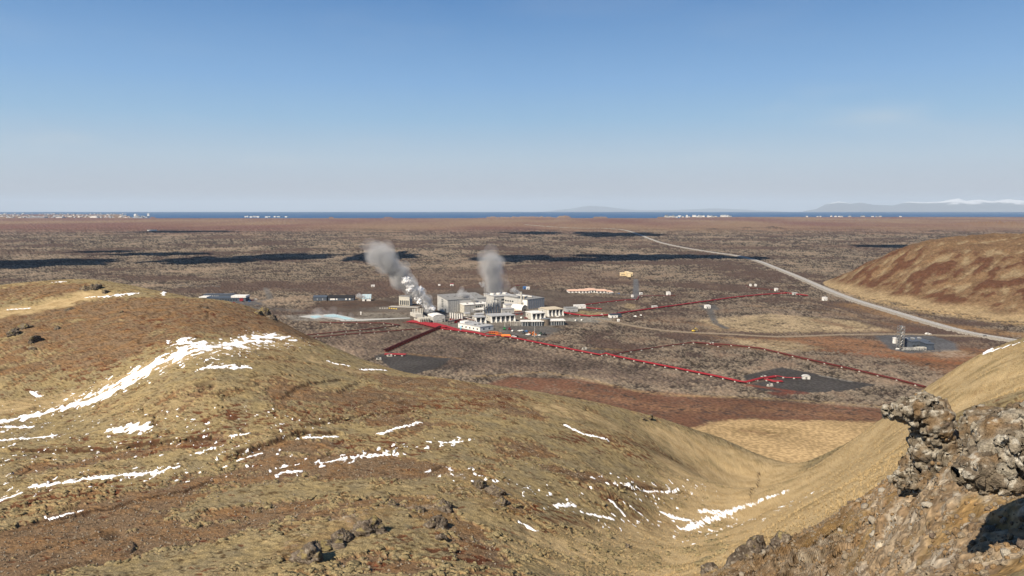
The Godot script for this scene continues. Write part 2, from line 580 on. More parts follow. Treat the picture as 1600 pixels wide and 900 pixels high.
func make_cover() -> void:
	cover.resize(CA * CL)
	cover.fill(Color(0, 0, 0, 0))
	# gravel
	spread_cover(0, [[20, 860], [200, 800], [340, 745], [480, 730], [620, 735]], 9, 1.0)
	spread_cover(0, [[60, 880], [300, 830], [420, 800]], 8, 0.95)
	spread_cover(0, [[60, 735], [200, 710], [330, 690]], 3.5, 0.9)
	spread_cover(0, [[420, 705], [520, 695]], 4, 1.0)
	spread_cover(0, [[560, 640], [640, 610], [760, 612]], 13, 0.85)
	spread_cover(0, [[450, 620], [540, 650], [640, 660]], 8, 0.7)
	spread_cover(0, [[60, 500], [200, 510], [330, 500], [400, 500]], 30, 0.95)
	spread_cover(0, [[200, 480], [320, 485]], 22, 0.95)
	spread_cover(0, [[0, 460], [110, 450]], 14, 0.7)
	spread_cover(0, [[40, 540], [160, 560]], 16, 0.7)
	spread_cover(0, [[640, 780], [720, 830], [760, 880]], 3.5, 0.9)
	spread_cover(0, [[840, 700], [760, 720]], 6, 0.6)
	spread_cover(0, [[480, 810], [560, 790]], 5, 0.5)
	spread_cover(0, [[600, 640], [800, 640]], 10, 0.55)
	spread_cover(0, [[560, 580], [660, 598]], 10, 0.9)
	spread_cover(0, [[860, 730], [920, 745]], 5, 0.95)
	spread_cover(0, [[1010, 762], [1080, 770]], 4, 0.9)
	spread_cover(0, [[730, 770], [800, 790]], 5, 0.6)
	spread_cover(0, [[560, 880], [640, 890]], 4, 0.6)
	# heath
	for p in [[[330, 650], [420, 660]], [[100, 700], [300, 690]], [[20, 790], [200, 760]], [[420, 660], [560, 640]], [[640, 640], [760, 625]], [[760, 620], [900, 650]], [[900, 690], [1050, 720]],
		[[850, 810], [900, 820]], [[980, 800], [1020, 815]], [[960, 700], [1090, 740]], [[690, 850], [720, 870]], [[560, 690], [640, 700]]]:
		spread_cover(1, p, 7, 0.62)
	spread_cover(1, [[100, 600], [200, 560]], 14, 0.4)
	spread_cover(1, [[240, 505], [400, 500]], 14, 0.35)
	# dry grass
	spread_cover(2, [[980, 890], [1080, 840], [1150, 790], [1190, 750], [1205, 728]], 12, 1.0)
	spread_cover(2, [[900, 890], [1000, 850]], 10, 0.6)
	spread_cover(2, [[1180, 840], [1250, 790], [1320, 740], [1390, 690]], 17, 1.0)
	spread_cover(2, [[1230, 760], [1300, 720], [1380, 670]], 30, 1.0)
	spread_cover(2, [[1440, 660], [1520, 630], [1600, 600]], 26, 0.85)
	spread_cover(2, [[0, 490], [60, 480], [140, 462]], 10, 0.9)
	spread_cover(2, [[860, 640], [940, 660]], 9, 0.65)
	spread_cover(2, [[0, 640], [180, 600], [300, 555], [440, 530]], 11, 0.6)
	spread_cover(2, [[480, 560], [560, 580]], 9, 0.5)
	spread_cover(2, [[1080, 740], [1160, 750]], 12, 0.9)
	spread_cover(2, [[1060, 700], [1130, 715], [1190, 725]], 16, 0.75)
	# bare rock and rubble
	spread_cover(3, [[1420, 770], [1480, 800], [1560, 850]], 7, 1.0)
	spread_cover(3, [[1150, 890], [1260, 850], [1340, 800], [1420, 745]], 6, 1.0)
	spread_cover(3, [[1240, 895], [1380, 850], [1500, 780]], 8, 1.0)
	spread_cover(3, [[1590, 720], [1590, 890]], 5, 1.0)
	spread_cover(3, [[1500, 700], [1590, 690]], 5, 0.9)
	spread_cover(3, [[470, 860], [530, 840], [590, 800]], 3, 0.55)
	spread_cover(3, [[660, 780], [690, 820]], 3, 0.6)
	spread_cover(3, [[730, 745], [780, 775], [790, 800]], 4, 0.5)

var hn := {}
var h_rows := []
var hc_rows := []
const HR := 650
const HC := 800

func hill_param(j: int) -> float:
	var t := float(j) / (HC - 1) * 2.0 - 1.0     # most columns inside the view
	return t * 0.78 if absf(t) < 0.92 else signf(t) * (0.7176 + (absf(t) - 0.92) * 1.78)

func hill_col(a: float) -> int:
	var t := a / 0.78
	if absf(t) > 0.92:
		t = signf(t) * (0.92 + (absf(a) - 0.7176) / 1.78)
	return clampi(int((t + 1.0) * 0.5 * (HC - 1)), 0, HC - 2)

func hill_depth(a: float, t: float) -> float:
	var right := ss(0.22, 0.5, a)
	var d0 := lerpf(58.0, 10.0, ss(0.05, 0.55, a))
	var d1 := lerpf(680.0, 455.0, ss(-0.35, 0.3, a))
	var dc := lerpf(400.0, 330.0, ss(-0.3, 0.3, a))        # beyond it the slope lies out of sight
	var flat := d0 * pow(dc / d0, t / 0.92) if t < 0.92 else dc * pow(d1 / dc, (t - 0.92) / 0.08)
	var dm := 70.0
	var near_ := d0 * pow(dm / d0, t / 0.76) if t < 0.76 else dm * pow(d1 / dm, (t - 0.76) / 0.24)
	return lerpf(flat, near_, right)

func hill_surface(a: float, d: float, col: Array) -> float:   # height; col[0] receives the colour
	var x := a * d; var z := d
	col[1] = Vector3.ZERO
	var h := hill.h(a, d)
	var cv := cover_at(a, d)
	var nb: float = hn.big.get_noise_2d(x, z)
	var nm: float = hn.mid.get_noise_2d(x, z)
	var ns: float = hn.small.get_noise_2d(x, z)
	var nf: float = hn.fine.get_noise_2d(x, z)
	var nm2: float = hn.mid.get_noise_2d(x + 531.0, z - 877.0)
	var nl: float = hn.line.get_noise_2d(x, z)
	var rock := clampf(cv.a, 0, 1)
	var nd: float = hn.dot.get_noise_2d(x, z)
	var g := ss(0.44, 0.53, cv.r * 0.80 + 0.145 + nb * 0.5 + nm * 0.50 + ns * 0.46)
	var tan_ := ss(0.3, 0.8, cv.b + nm2 * 0.35 + ns * 0.25)
	g *= 1.0 - tan_ * 0.85
	var nel: float = hn.small.get_noise_2d(x * 0.45 + 77.0, z * 0.8)
	var red := ss(0.50, 0.58, cv.g * 0.56 + nm2 * 0.36 + nel * 0.75 + nd * 0.18 + 0.07) * (1.0 - tan_ * 0.7)
	var moss := (1.0 - g)
	var cell: float = hn.cell.get_noise_2d(x, z)          # -1 at cell centres
	var lump := clampf(0.35 - cell * 0.6, 0.0, 1.0)
	h += nb * 0.6 + nm * 0.26 + ns * 0.06
	h += moss * (1.0 - tan_) * (0.30 + 0.11 * lump + 0.10 * ns + 0.03 * nd)
	h += tan_ * (0.07 * ns + 0.03 * nf + 0.05 * lump + 0.03 * nd)
	h += g * (0.05 * nf + 0.05 * nd) - red * 0.12
	# small scarps where the turf has slipped
	var scarp := ss(0.05, 0.0, absf(nl)) * ss(0.1, 0.35, nb + 0.15) * (1.0 - tan_) * (1.0 - rock)
	h -= scarp * 0.4
	var nel2: float = hn.dot.get_noise_2d(x * 0.5 + 40.0, z * 0.9)
	var mossc := Color(0.305, 0.236, 0.120).lerp(Color(0.248, 0.202, 0.120), clampf(0.5 + nm2 * 1.3 + nd * 0.4, 0, 1))
	mossc = mossc.lerp(Color(0.375, 0.278, 0.142), clampf(nb * 1.1 + 0.2 + nd * 0.3, 0, 1) * 0.6)
	mossc = mossc.lerp(Color(0.085, 0.055, 0.028), ss(0.24, 0.36, nd * 0.55 - nel * 0.65 + nm * 0.25) * 0.85)
	mossc = mossc * (1.14 + 0.24 * ns + 0.30 * nf + 0.22 * nel2)
	var gravc := Color(0.205, 0.142, 0.088).lerp(Color(0.255, 0.148, 0.070), clampf(0.2 + nm * 1.2, 0, 1))
	gravc = gravc.lerp(Color(0.125, 0.085, 0.055), ss(0.1, 0.4, nd * 0.8 + nm2 * 0.3) * 0.6)
	gravc = gravc.lerp(Color(0.070, 0.045, 0.028), ss(0.26, 0.36, nel2 * 0.7 + nel * 0.4) * 0.75)
	gravc = gravc * (1.10 + 0.6 * nf)
	var nst: float = hn.streak.get_noise_2d(x * 0.28, z * 1.5)
	var tanc := Color(0.55, 0.415, 0.225).lerp(Color(0.42, 0.305, 0.155), clampf(0.35 + nm * 1.0 + ns * 0.6 + nst * 1.1, 0, 1))
	tanc = tanc.lerp(Color(0.290, 0.228, 0.118), ss(0.25, 0.55, nb * 0.5 + nm * 0.5 + nst * 0.35 + 0.02) * 0.6)
	var redc := Color(0.130, 0.043, 0.022) * (0.95 + 0.6 * nf)
	var c := mossc.lerp(gravc, g)
	c = c.lerp(tanc, tan_)
	c = c.lerp(redc, red * 0.85)
	c = c.lerp(Color(0.085, 0.055, 0.033), scarp * 0.7)
	if rock > 0.01:
		var cob: float = hn.cob.get_noise_3d(x, h, z)
		var tone: float = hn.cobv.get_noise_3d(x, h, z)
		ns = hn.small.get_noise_3d(x, h, z); nm = hn.mid.get_noise_3d(x, h, z); nm2 = hn.mid.get_noise_3d(x + 300.0, h, z); nf = hn.dot.get_noise_3d(x * 1.3, h * 1.3, z * 1.3); nd = hn.dot.get_noise_3d(x, h, z)
		var rk := ss(0.34, 0.62, rock * 0.56 + ns * 0.36 + nm * 0.62)
		var dome := clampf(-cob, 0.0, 1.0)
		var bulge: float = hn.crag.get_noise_3d(x, h, z)
		var e := d * 0.012
		var slope := Vector3(hill.h(a - 0.012, d) - hill.h(a + 0.012, d), 2.0 * e, 0.0)
		slope.z = hill.h(a, d * 1.012) - hill.h(a, d / 1.012) + (slope.x * a)
		col[1] = slope.normalized() * (rock * (bulge * 0.42 + 0.08) + rk * (dome * 0.20 + 0.06 * nf))
		var rc := Color(0.315, 0.235, 0.150).lerp(Color(0.47, 0.41, 0.32), clampf(tone * 1.0 + 0.0, 0, 1))
		rc = rc.lerp(Color(0.165, 0.112, 0.068), clampf(-tone * 0.9 + 0.1 - dome * 0.5, 0, 1))
		rc = rc.lerp(Color(0.27, 0.160, 0.068), clampf(nm2 * 1.4 + 0.2, 0, 1) * 0.75)
		c = c.lerp(rc, rk)
		var soil := Color(0.32, 0.205, 0.088).lerp(Color(0.205, 0.125, 0.062), clampf(0.4 + nm * 1.2 + nd * 0.5, 0, 1))
		soil = soil.lerp(Color(0.115, 0.058, 0.034), ss(0.2, 0.42, nm2 * 0.6 + ns * 0.45) * 0.8)
		soil = soil.lerp(Color(0.19, 0.165, 0.06), ss(0.3, 0.45, nb * 0.4 - nm2 * 0.6 + ns * 0.3) * 0.7)
		c = c.lerp(soil * (0.95 + 0.4 * nf), rock * (1.0 - rk) * 0.95)
	col[0] = c
	return h

func hill_row(i: int) -> void:
	var v := PackedVector3Array(); v.resize(HC)
	var cs := PackedColorArray(); cs.resize(HC)
	var t := float(i) / (HR - 1)
	var col := [Color.WHITE, Vector3.ZERO]
	for j in HC:
		var a := hill_param(j)
		var d := hill_depth(a, t)
		var h := hill_surface(a, d, col)
		v[j] = Vector3(a * d, h, -d) + col[1]
		cs[j] = col[0]
	h_rows[i] = v
	hc_rows[i] = cs

var hillside: MeshInstance3D

func build_hill() -> void:
	hn.big = noise(34.0, 2, 11); hn.mid = noise(8.0, 3, 12); hn.small = noise(1.9, 3, 13); hn.fine = noise(0.45, 2, 14)
	hn.dot = noise(1.0, 2, 27); hn.streak = noise(1.5, 3, 28); hn.line = noise(38.0, 3, 18); hn.cell = cells(1.7, 15)
	hn.cob = cells(0.48, 16); hn.cobv = cells(0.48, 16, FastNoiseLite.RETURN_CELL_VALUE); hn.crag = noise(2.6, 4, 19)
	make_cover()
	h_rows.resize(HR); hc_rows.resize(HR)
	var task := WorkerThreadPool.add_group_task(hill_row, HR)
	WorkerThreadPool.wait_for_group_task_completion(task)
	# turf edges that have slipped: a step down towards the eye
	turf_edge([[20, 702], [100, 706], [180, 701], [250, 692], [330, 684]], 0.8, 0.75)
	turf_edge([[355, 717], [380, 706], [415, 695], [450, 684], [470, 678], [525, 676]], 0.8, 0.8)
	turf_edge([[440, 622], [455, 612], [480, 602], [530, 592]], 0.45, 0.6)
	turf_edge([[528, 614], [560, 596], [572, 584]], 0.4, 0.5)
	turf_edge([[40, 822], [150, 800], [290, 765], [330, 748]], 0.6, 0.45)
	turf_edge([[960, 764], [1010, 761], [1070, 766]], 0.7, 0.6)
	turf_edge([[470, 668], [560, 648], [640, 640]], 0.6, 0.5)
	turf_edge([[1185, 738], [1184, 752], [1172, 776]], 0.25, 0.4)
	hillside = struct("hillside", grid_mesh(h_rows, hc_rows), M.hill)

func turf_edge(pts: Array, width: float, drop: float) -> void:
	var w := []
	var amin := 1e9; var amax := -1e9; var dmin := 1e9; var dmax := -1e9
	for p in pts:
		var h := hit(p[0], p[1])
		w.append(Vector2(h.x, -h.z))
		amin = minf(amin, (h.x - 4.0) / -h.z); amax = maxf(amax, (h.x + 4.0) / -h.z); dmin = minf(dmin, -h.z - 5.0); dmax = maxf(dmax, -h.z + 5.0)
	var j0 := hill_col(amin); var j1 := hill_col(amax) + 1
	for i in HR:
		var row: PackedVector3Array = h_rows[i]
		if -row[j0].z > dmax and -row[j1].z > dmax:
			break
		if -row[j0].z < dmin and -row[j1].z < dmin:
			continue
		var cs: PackedColorArray = hc_rows[i]
		for j in range(j0, j1 + 1):
			var q := row[j]
			var p := Vector2(q.x, -q.z)
			p += Vector2(hn.mid.get_noise_2d(q.x * 2.5, q.z * 2.5), hn.mid.get_noise_2d(q.x * 2.5 + 90.0, q.z * 2.5)) * 1.1
			var best := 1e9
			var near_side := false
			for k in w.size() - 1:
				var c: Vector2 = Geometry2D.get_closest_point_to_segment(p, w[k], w[k + 1])
				var e := p.distance_squared_to(c)
				if e < best:
					best = e
					near_side = p.y < c.y
			var d := sqrt(best)
			if d > 4.0:
				continue
			var sd := -d if near_side else d
			var y := q.y
			y += drop * 0.3 * ss(3.8, 0.8, sd) * ss(-0.9, 0.8, sd) if sd > -0.9 else 0.0
			y -= drop * 0.55 * ss(-3.9, -1.1, sd) * (1.0 - ss(-1.1, 0.6, sd))
			row[j] = Vector3(q.x, y, q.z)
			cs[j] = cs[j].lerp(Color(0.085, 0.050, 0.030), (1.0 - ss(width * 0.4, width, absf(sd + 0.2))) * 0.9)
		h_rows[i] = row; hc_rows[i] = cs

func hill_y(x: float, d: float) -> float:
	var col := [Color.WHITE, Vector3.ZERO]
	return hill_surface(x / d, d, col)

func hill_point(x: float, d: float, lift: float) -> Vector3:
	var col := [Color.WHITE, Vector3.ZERO]
	var h := hill_surface(x / d, d, col)
	return Vector3(x, h + lift, -d) + col[1]

# ---------------------------------------------------------------- the lava plain
const PR := 440
const PC := 1200
var pn := {}
var p_rows := []
var pc_rows := []

func plain_a(j: int) -> float:
	return lerpf(-0.84, 0.84, float(j) / (PC - 1))

func plain_s(i: int) -> float:   # slope of the line of sight
	var t := float(i) / (PR - 1)
	return lerpf(0.372, 0.0098, t) if t < 0.985 else lerpf(lerpf(0.372, 0.0098, 0.985), 0.0042, (t - 0.985) / 0.015)

func coast(a: float) -> float:
	# depth of the shore
	var d := 15500.0
	d = lerpf(d, 34000.0, ss(-0.50, -0.53, a))
	d += 1200.0 * pn.coast.get_noise_1d(a * 900.0) + 1500.0 * ss(0.0, 0.35, a)
	return d

var bumps_far := []

func plain_row(i: int) -> void:
	var v := PackedVector3Array(); v.resize(PC)
	var cs := PackedColorArray(); cs.resize(PC)
	var d := EYE / plain_s(i)
	for j in PC:
		var a := plain_a(j)
		var x := a * d
		if d < 560.0 and a < 0.0:      # under the hillside
			v[j] = Vector3(x, -3.0, -d)
			cs[j] = Color(0.1, 0.08, 0.06)
			continue
		var nb: float = pn.big.get_noise_2d(x, d)
		var nm: float = pn.mid.get_noise_2d(x, d)
		var ns: float = pn.small.get_noise_2d(x, d)
		var nk: float = pn.clump.get_noise_2d(x, d)
		var nt: float = pn.tiny.get_noise_2d(x, d)
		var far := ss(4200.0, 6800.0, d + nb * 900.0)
		var h := maxf(0.0, 0.7 + ns * 1.6 + nk * 0.8 + nt * 0.5) + nm * 0.9
		h *= 1.0 + ss(1500.0, 5000.0, d) * 0.9
		# colour: bare lava, painted darker in the gaps for shadow contrast; mossed lava, heath
		var moss := clampf(0.52 + nk * 0.55 + nm * 0.55 + nb * 0.45 + ns * 0.70 + nt * 0.65, 0.0, 1.0)
		var c := Color(0.050, 0.040, 0.035).lerp(Color(0.212, 0.173, 0.132), ss(0.25, 0.78, moss))
		c = c.lerp(Color(0.16, 0.105, 0.072), clampf(nm * 0.8 - 0.1, 0, 1))
		c = c.lerp(Color(0.285, 0.218, 0.158), ss(0.20, 0.60, nb * 0.8 + nk * 0.18 + nm * 0.35 + ns * 0.2) * 0.8)
		c = c.lerp(Color(0.098, 0.069, 0.058), ss(0.06, 0.42, -nb * 0.85 - nm * 0.45 + ns * 0.15) * 0.85)
		c = c.lerp(Color(0.135, 0.090, 0.070), ss(0.15, 0.5, pn.wide.get_noise_2d(x * 2.2, d * 1.6 + 900.0) + nm * 0.25) * 0.45)
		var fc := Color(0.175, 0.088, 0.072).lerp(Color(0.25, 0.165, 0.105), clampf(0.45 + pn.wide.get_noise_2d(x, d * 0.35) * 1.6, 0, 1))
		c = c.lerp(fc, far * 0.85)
		for b in bumps_far:
			var q := Vector2((x - b[0]) / b[2], (d - b[1]) / b[3])
			var r2 := q.length_squared()
			if r2 < 6.0:
				var e := exp(-r2 * 1.4)
				h += b[4] * e * (1.0 + 0.5 * nk)
				if b.size() > 5:
					c = c.lerp(b[5], clampf(e * 1.2, 0, 0.85))
		var sh := coast(a)
		h -= ss(sh, sh + 350.0, d) * 40.0
		v[j] = Vector3(x, h - 1.0, -d)
		cs[j] = c
	p_rows[i] = v
	pc_rows[i] = cs

# a shaped patch of the plain: polyline or polygon (closed), in photograph points; flat: how much the lava is levelled
func stamp(pts: Array, width: float, col: Color, flat: float, mix := 1.0, closed := false, edge := 2.0, rough := 0.35, level := 0.0) -> void:
	var w := PackedVector2Array()
	var lo := Vector2(1e9, 1e9); var hi := Vector2(-1e9, -1e9)
	var slo := 1e9; var shi := -1e9; var alo := 1e9; var ahi := -1e9
	for p in pts:
		var q := P(p[0], p[1])
		w.append(Vector2(q.x, -q.z))
	var reach := width + edge * 2.0 + 4.0
	for q in w:
		for dx in [-reach, reach]:
			for dd in [-reach, reach]:
				var d: float = maxf(q.y + dd, 200.0)
				slo = minf(slo, EYE / d); shi = maxf(shi, EYE / d)
				alo = minf(alo, (q.x + dx) / d); ahi = maxf(ahi, (q.x + dx) / d)
	var j0 := clampi(int((alo + 0.84) / 1.68 * (PC - 1)), 0, PC - 1)
	var j1 := clampi(int((ahi + 0.84) / 1.68 * (PC - 1)) + 1, 0, PC - 1)
	for i in PR:
		var s := plain_s(i)
		if s < slo or s > shi:
			continue
		var vr: PackedVector3Array = p_rows[i]; var cr: PackedColorArray = pc_rows[i]
		for j in range(j0, j1 + 1):
			var p := Vector2(vr[j].x, -vr[j].z)
			var best := 1e12
			var m := w.size() if closed else w.size() - 1
			for k in m:
				best = minf(best, p.distance_squared_to(Geometry2D.get_closest_point_to_segment(p, w[k], w[(k + 1) % w.size()])))
			var dist := sqrt(best)
			if closed and Geometry2D.is_point_in_polygon(p, w):
				dist = -dist
			var nz: float = pn.small.get_noise_2d(p.x, p.y) + pn.clump.get_noise_2d(p.x, p.y)
			var f := 1.0 - ss(-edge, edge, dist - width + nz * edge * rough * 3.0)
			if f <= 0.0:
				continue
			var tone: float = 1.0 + 0.12 * pn.small.get_noise_2d(p.x * 1.7, p.y) + 0.3 * pn.mid.get_noise_2d(p.x, p.y)
			var k2: float = f * mix
			if mix < 1.0:
				k2 = f * clampf(mix + nz * 0.8, 0.0, 1.0)
			cr[j] = cr[j].lerp(col * tone, k2)
			var q := vr[j]
			q.y = lerpf(q.y, level, f * flat)
			vr[j] = q
		p_rows[i] = vr; pc_rows[i] = cr

func build_plain() -> void:
	pn.big = noise(420.0, 2, 41); pn.mid = noise(70.0, 3, 42); pn.small = noise(5.5, 2, 43); pn.clump = noise(22.0, 3, 44); pn.wide = noise(2600.0, 3, 45); pn.coast = noise(40.0, 3, 46); pn.tiny = noise(3.2, 2, 47)
	# low rises far out on the plain: place, half widths, height, colour
	for b in [[820, 339, 1350, 1500, 46, Color(0.33, 0.22, 0.13)], [1165, 357, 70, 160, 14, Color(0.085, 0.06, 0.055)], [1205, 357, 95, 170, 19, Color(0.085, 0.06, 0.055)], [1112, 358, 60, 140, 8, Color(0.085, 0.06, 0.055)],
		[1535, 352, 260, 420, 34, Color(0.22, 0.135, 0.085)], [1575, 352, 180, 420, 26, Color(0.22, 0.135, 0.085)], [1462, 361, 50, 120, 9, Color(0.085, 0.06, 0.055)], [30, 392, 60, 90, 6, Color(0.08, 0.06, 0.05)]]:
		var q := P(b[0], b[1])
		bumps_far.append([q.x, -q.z, b[2], b[3], b[4], b[5]])
	p_rows.resize(PR); pc_rows.resize(PR)
	var task := WorkerThreadPool.add_group_task(plain_row, PR)
	WorkerThreadPool.wait_for_group_task_completion(task)
	var rust := Color(0.150, 0.080, 0.053); var tanc := Color(0.40, 0.285, 0.15); var straw := Color(0.34, 0.265, 0.165)
	var dirt := Color(0.105, 0.085, 0.07); var pad := Color(0.062, 0.058, 0.056); var grey := Color(0.165, 0.15, 0.13); var brownp := Color(0.13, 0.09, 0.062)
	stamp([[440, 515], [640, 515], [720, 522], [900, 555], [1160, 600], [1100, 606], [960, 600], [800, 584], [640, 580], [560, 560]], 0, Color(0.102, 0.078, 0.066), 0.1, 0.62, true, 16, 0.5)
	stamp([[620, 590], [740, 584], [880, 584], [1000, 605]], 7, Color(0.27, 0.225, 0.17), 0.1, 0.35, false, 6, 0.6)
	# heath and dry grass below the hill
	stamp([[690, 620], [800, 588], [900, 592], [1000, 610], [1150, 622], [1380, 638], [1420, 668], [1150, 668], [1050, 672], [900, 690], [760, 690]], 0, rust, 0.85, 0.9, true, 5, 0.3)
	stamp([[760, 640], [900, 612], [1050, 640], [1200, 640], [1350, 652]], 14, Color(0.32, 0.20, 0.11), 0.5, 0.18, false, 14, 0.6)
	stamp([[820, 600], [900, 600], [1000, 625]], 12, Color(0.12, 0.056, 0.036), 0.5, 0.35, false, 14, 0.6)
	stamp([[740, 588], [850, 581], [905, 590], [1000, 612], [1060, 618], [1200, 622], [1380, 636]], 3.5, tanc, 0.8, 0.5, false, 4, 0.5)
	stamp([[1070, 672], [1140, 655], [1250, 657], [1390, 660], [1420, 720], [1200, 730], [1110, 700]], 0, tanc, 1.0, 1.0, true, 4, 0.3)
	stamp([[1130, 668], [1200, 664], [1260, 672], [1220, 684], [1150, 680]], 0, Color(0.20, 0.14, 0.07), 0.5, 0.6, true, 5, 0.6)
	stamp([[1160, 672], [1210, 680]], 3, rust, 0.5, 0.5, false, 4, 0.6)
	# to the right of the works
	stamp([[1120, 528], [1300, 524], [1420, 538], [1600, 548], [1600, 600], [1480, 585], [1380, 556], [1250, 540]], 0, Color(0.215, 0.118, 0.068), 0.8, 0.8, true, 10, 0.5)
	stamp([[1270, 545], [1400, 557], [1540, 572]], 7, Color(0.24, 0.095, 0.045), 0.7, 0.7, false, 8, 0.6)
	stamp([[1090, 500], [1200, 490], [1330, 500], [1400, 518], [1200, 520], [1110, 516]], 0, straw, 0.8, 0.85, true, 8, 0.5)
	stamp([[1140, 528], [1230, 532], [1290, 545], [1220, 552], [1150, 540]], 0, straw, 0.7, 0.75, true, 8, 0.5)
	stamp([[1010, 500], [1090, 505], [1140, 514]], 10, Color(0.20, 0.125, 0.078), 0.7, 0.6, false, 10, 0.5)
	stamp([[1180, 478], [1290, 486], [1400, 508]], 9, Color(0.215, 0.15, 0.095), 0.7, 0.6, false, 10, 0.5)
	stamp([[1440, 540], [1560, 560], [1640, 570]], 12, Color(0.235, 0.145, 0.075), 0.8, 0.75, false, 10, 0.5)
	stamp([[880, 465], [1000, 475], [1100, 490], [1000, 498]], 14, Color(0.105, 0.078, 0.064), 0.3, 0.6, false, 14, 0.5)
	stamp([[1275, 500], [1330, 512]], 10, rust, 0.5, 0.6, false, 9, 0.6)
	stamp([[1380, 505], [1440, 515], [1380, 518]], 8, rust, 0.5, 0.5, false, 9, 0.6)
	stamp([[1290, 448], [1340, 468], [1430, 488], [1520, 500], [1640, 516], [1640, 480], [1400, 466]], 0, tanc, 0.7, 0.6, true, 14, 0.5)
	stamp([[1330, 476], [1450, 505], [1560, 520], [1700, 530]], 22, Color(0.255, 0.160, 0.085), 0.8, 0.8, false, 14, 0.5)
	stamp([[1400, 470], [1500, 488], [1600, 500]], 14, Color(0.16, 0.115, 0.07), 0.4, 0.5, false, 12, 0.5)
	stamp([[1380, 470], [1420, 478]], 8, Color(0.11, 0.095, 0.07), 0.2, 0.5, false, 12, 0.5)
	# brown worked ground round the power station
	stamp([[600, 466], [760, 448], [860, 452], [960, 470], [960, 498], [880, 512], [820, 530], [740, 524], [640, 512], [560, 498], [500, 478]], 0, dirt, 0.85, 0.75, true, 9, 0.4)
	stamp([[640, 500], [700, 485], [860, 482], [890, 500], [850, 515], [740, 521], [690, 513]], 0, grey, 1.0, 0.95, true, 4, 0.3)
	stamp([[780, 510], [840, 508], [880, 514], [850, 528], [790, 524]], 0, Color(0.11, 0.105, 0.1), 1.0, 0.9, true, 4, 0.3)
	stamp([[560, 480], [640, 477], [660, 482], [640, 487], [560, 486]], 0, Color(0.13, 0.115, 0.1), 1.0, 0.9, true, 5, 0.3)
	stamp([[560, 488], [660, 488], [650, 497], [560, 498]], 0, Color(0.20, 0.18, 0.15), 1.0, 0.7, true, 5, 0.5)
	stamp([[500, 470], [600, 469], [640, 476], [560, 482], [480, 480]], 0, Color(0.09, 0.062, 0.048), 0.6, 0.8, true, 8, 0.4)
	stamp([[440, 493], [490, 490], [560, 496], [640, 498], [560, 502], [460, 501]], 0, Color(0.25, 0.23, 0.2), 1.0, 0.8, true, 6, 0.5)
	stamp([[905, 485], [950, 489], [960, 495], [920, 494], [900, 490]], 0, Color(0.27, 0.215, 0.12), 1.0, 0.9, true, 3, 0.4)
	stamp([[880, 497], [930, 494], [960, 499], [930, 504], [880, 502]], 0, Color(0.24, 0.23, 0.20), 1.0, 0.9, true, 4, 0.4)
	stamp([[978, 473], [996, 476], [992, 484], [976, 480]], 0, Color(0.30, 0.23, 0.13), 0.9, 0.6, true, 5, 0.5)
	stamp([[885, 462], [1000, 462]], 10, dirt, 0.8, 0.9, false, 10, 0.5)
	# black well pads
	stamp([[585, 556], [612, 550], [650, 556], [705, 560], [692, 572], [660, 582], [640, 586], [610, 575]], 0, pad, 1.0, 1.0, true, 1.5, 0.2)
	stamp([[640, 553], [690, 558], [720, 560]], 3, Color(0.22, 0.14, 0.075), 1.0, 0.8, false, 3, 0.4)
	stamp([[1160, 587], [1220, 574], [1270, 583], [1310, 592], [1370, 601], [1320, 611], [1240, 615], [1180, 608]], 0, pad, 1.0, 1.0, true, 1.2, 0.2)
	stamp([[1170, 602], [1200, 606], [1240, 612], [1255, 614], [1210, 614]], 4, Color(0.19, 0.07, 0.05), 1.0, 0.85, false, 3, 0.3)
	stamp([[1282, 587], [1330, 596]], 2.2, Color(0.42, 0.39, 0.34), 1.0, 0.55, false, 2, 0.6)
	stamp([[915, 545], [950, 548], [935, 553], [910, 551]], 0, Color(0.08, 0.076, 0.07), 1.0, 0.95, true, 3, 0.3)
	stamp([[930, 545], [965, 546]], 5, Color(0.24, 0.16, 0.08), 1.0, 0.6, false, 4, 0.4)
	stamp([[1080, 538], [1130, 535], [1170, 541], [1130, 547]], 0, brownp, 1.0, 0.9, true, 4, 0.3)
	stamp([[1090, 477], [1118, 476], [1125, 484], [1100, 484]], 0, Color(0.10, 0.098, 0.095), 1.0, 0.95, true, 3, 0.3)
	stamp([[1108, 480], [1112, 492], [1118, 505], [1135, 513]], 5, Color(0.11, 0.105, 0.10), 1.0, 0.95, false, 2, 0.3)
	stamp([[1366, 524], [1450, 522], [1490, 534], [1500, 548], [1420, 552], [1390, 546]], 0, Color(0.10, 0.10, 0.105), 1.0, 1.0, true, 3, 0.2)
	stamp([[1440, 548], [1500, 546], [1530, 556], [1470, 560]], 0, Color(0.30, 0.24, 0.18), 1.0, 0.5, true, 6, 0.4)
	stamp([[990, 436], [997, 436], [1000, 468], [988, 468]], 0, Color(0.12, 0.12, 0.125), 1.0, 1.0, true, 2, 0.1)
	stamp([[950, 459], [990, 461], [1045, 461]], 4, Color(0.17, 0.155, 0.15), 1.0, 0.95, false, 3, 0.2)
	# car park and road by the spa
	stamp([[300, 466], [345, 459], [400, 468], [415, 476], [380, 478], [300, 476]], 0, Color(0.10, 0.10, 0.105), 1.0, 0.95, true, 6, 0.3)
	stamp([[415, 450], [420, 460], [422, 467], [405, 470]], 5, Color(0.15, 0.14, 0.13), 1.0, 0.9, false, 3, 0.2)
	stamp([[400, 480], [470, 486]], 12, Color(0.12, 0.11, 0.1), 0.9, 0.7, false, 8, 0.4)
	stamp([[280, 446], [340, 447]], 4, Color(0.20, 0.19, 0.18), 1.0, 0.8, false, 4, 0.2)
	stamp([[440, 452], [560, 450], [640, 452], [720, 450]], 3.5, Color(0.09, 0.08, 0.07), 1.0, 0.8, false, 4, 0.2)
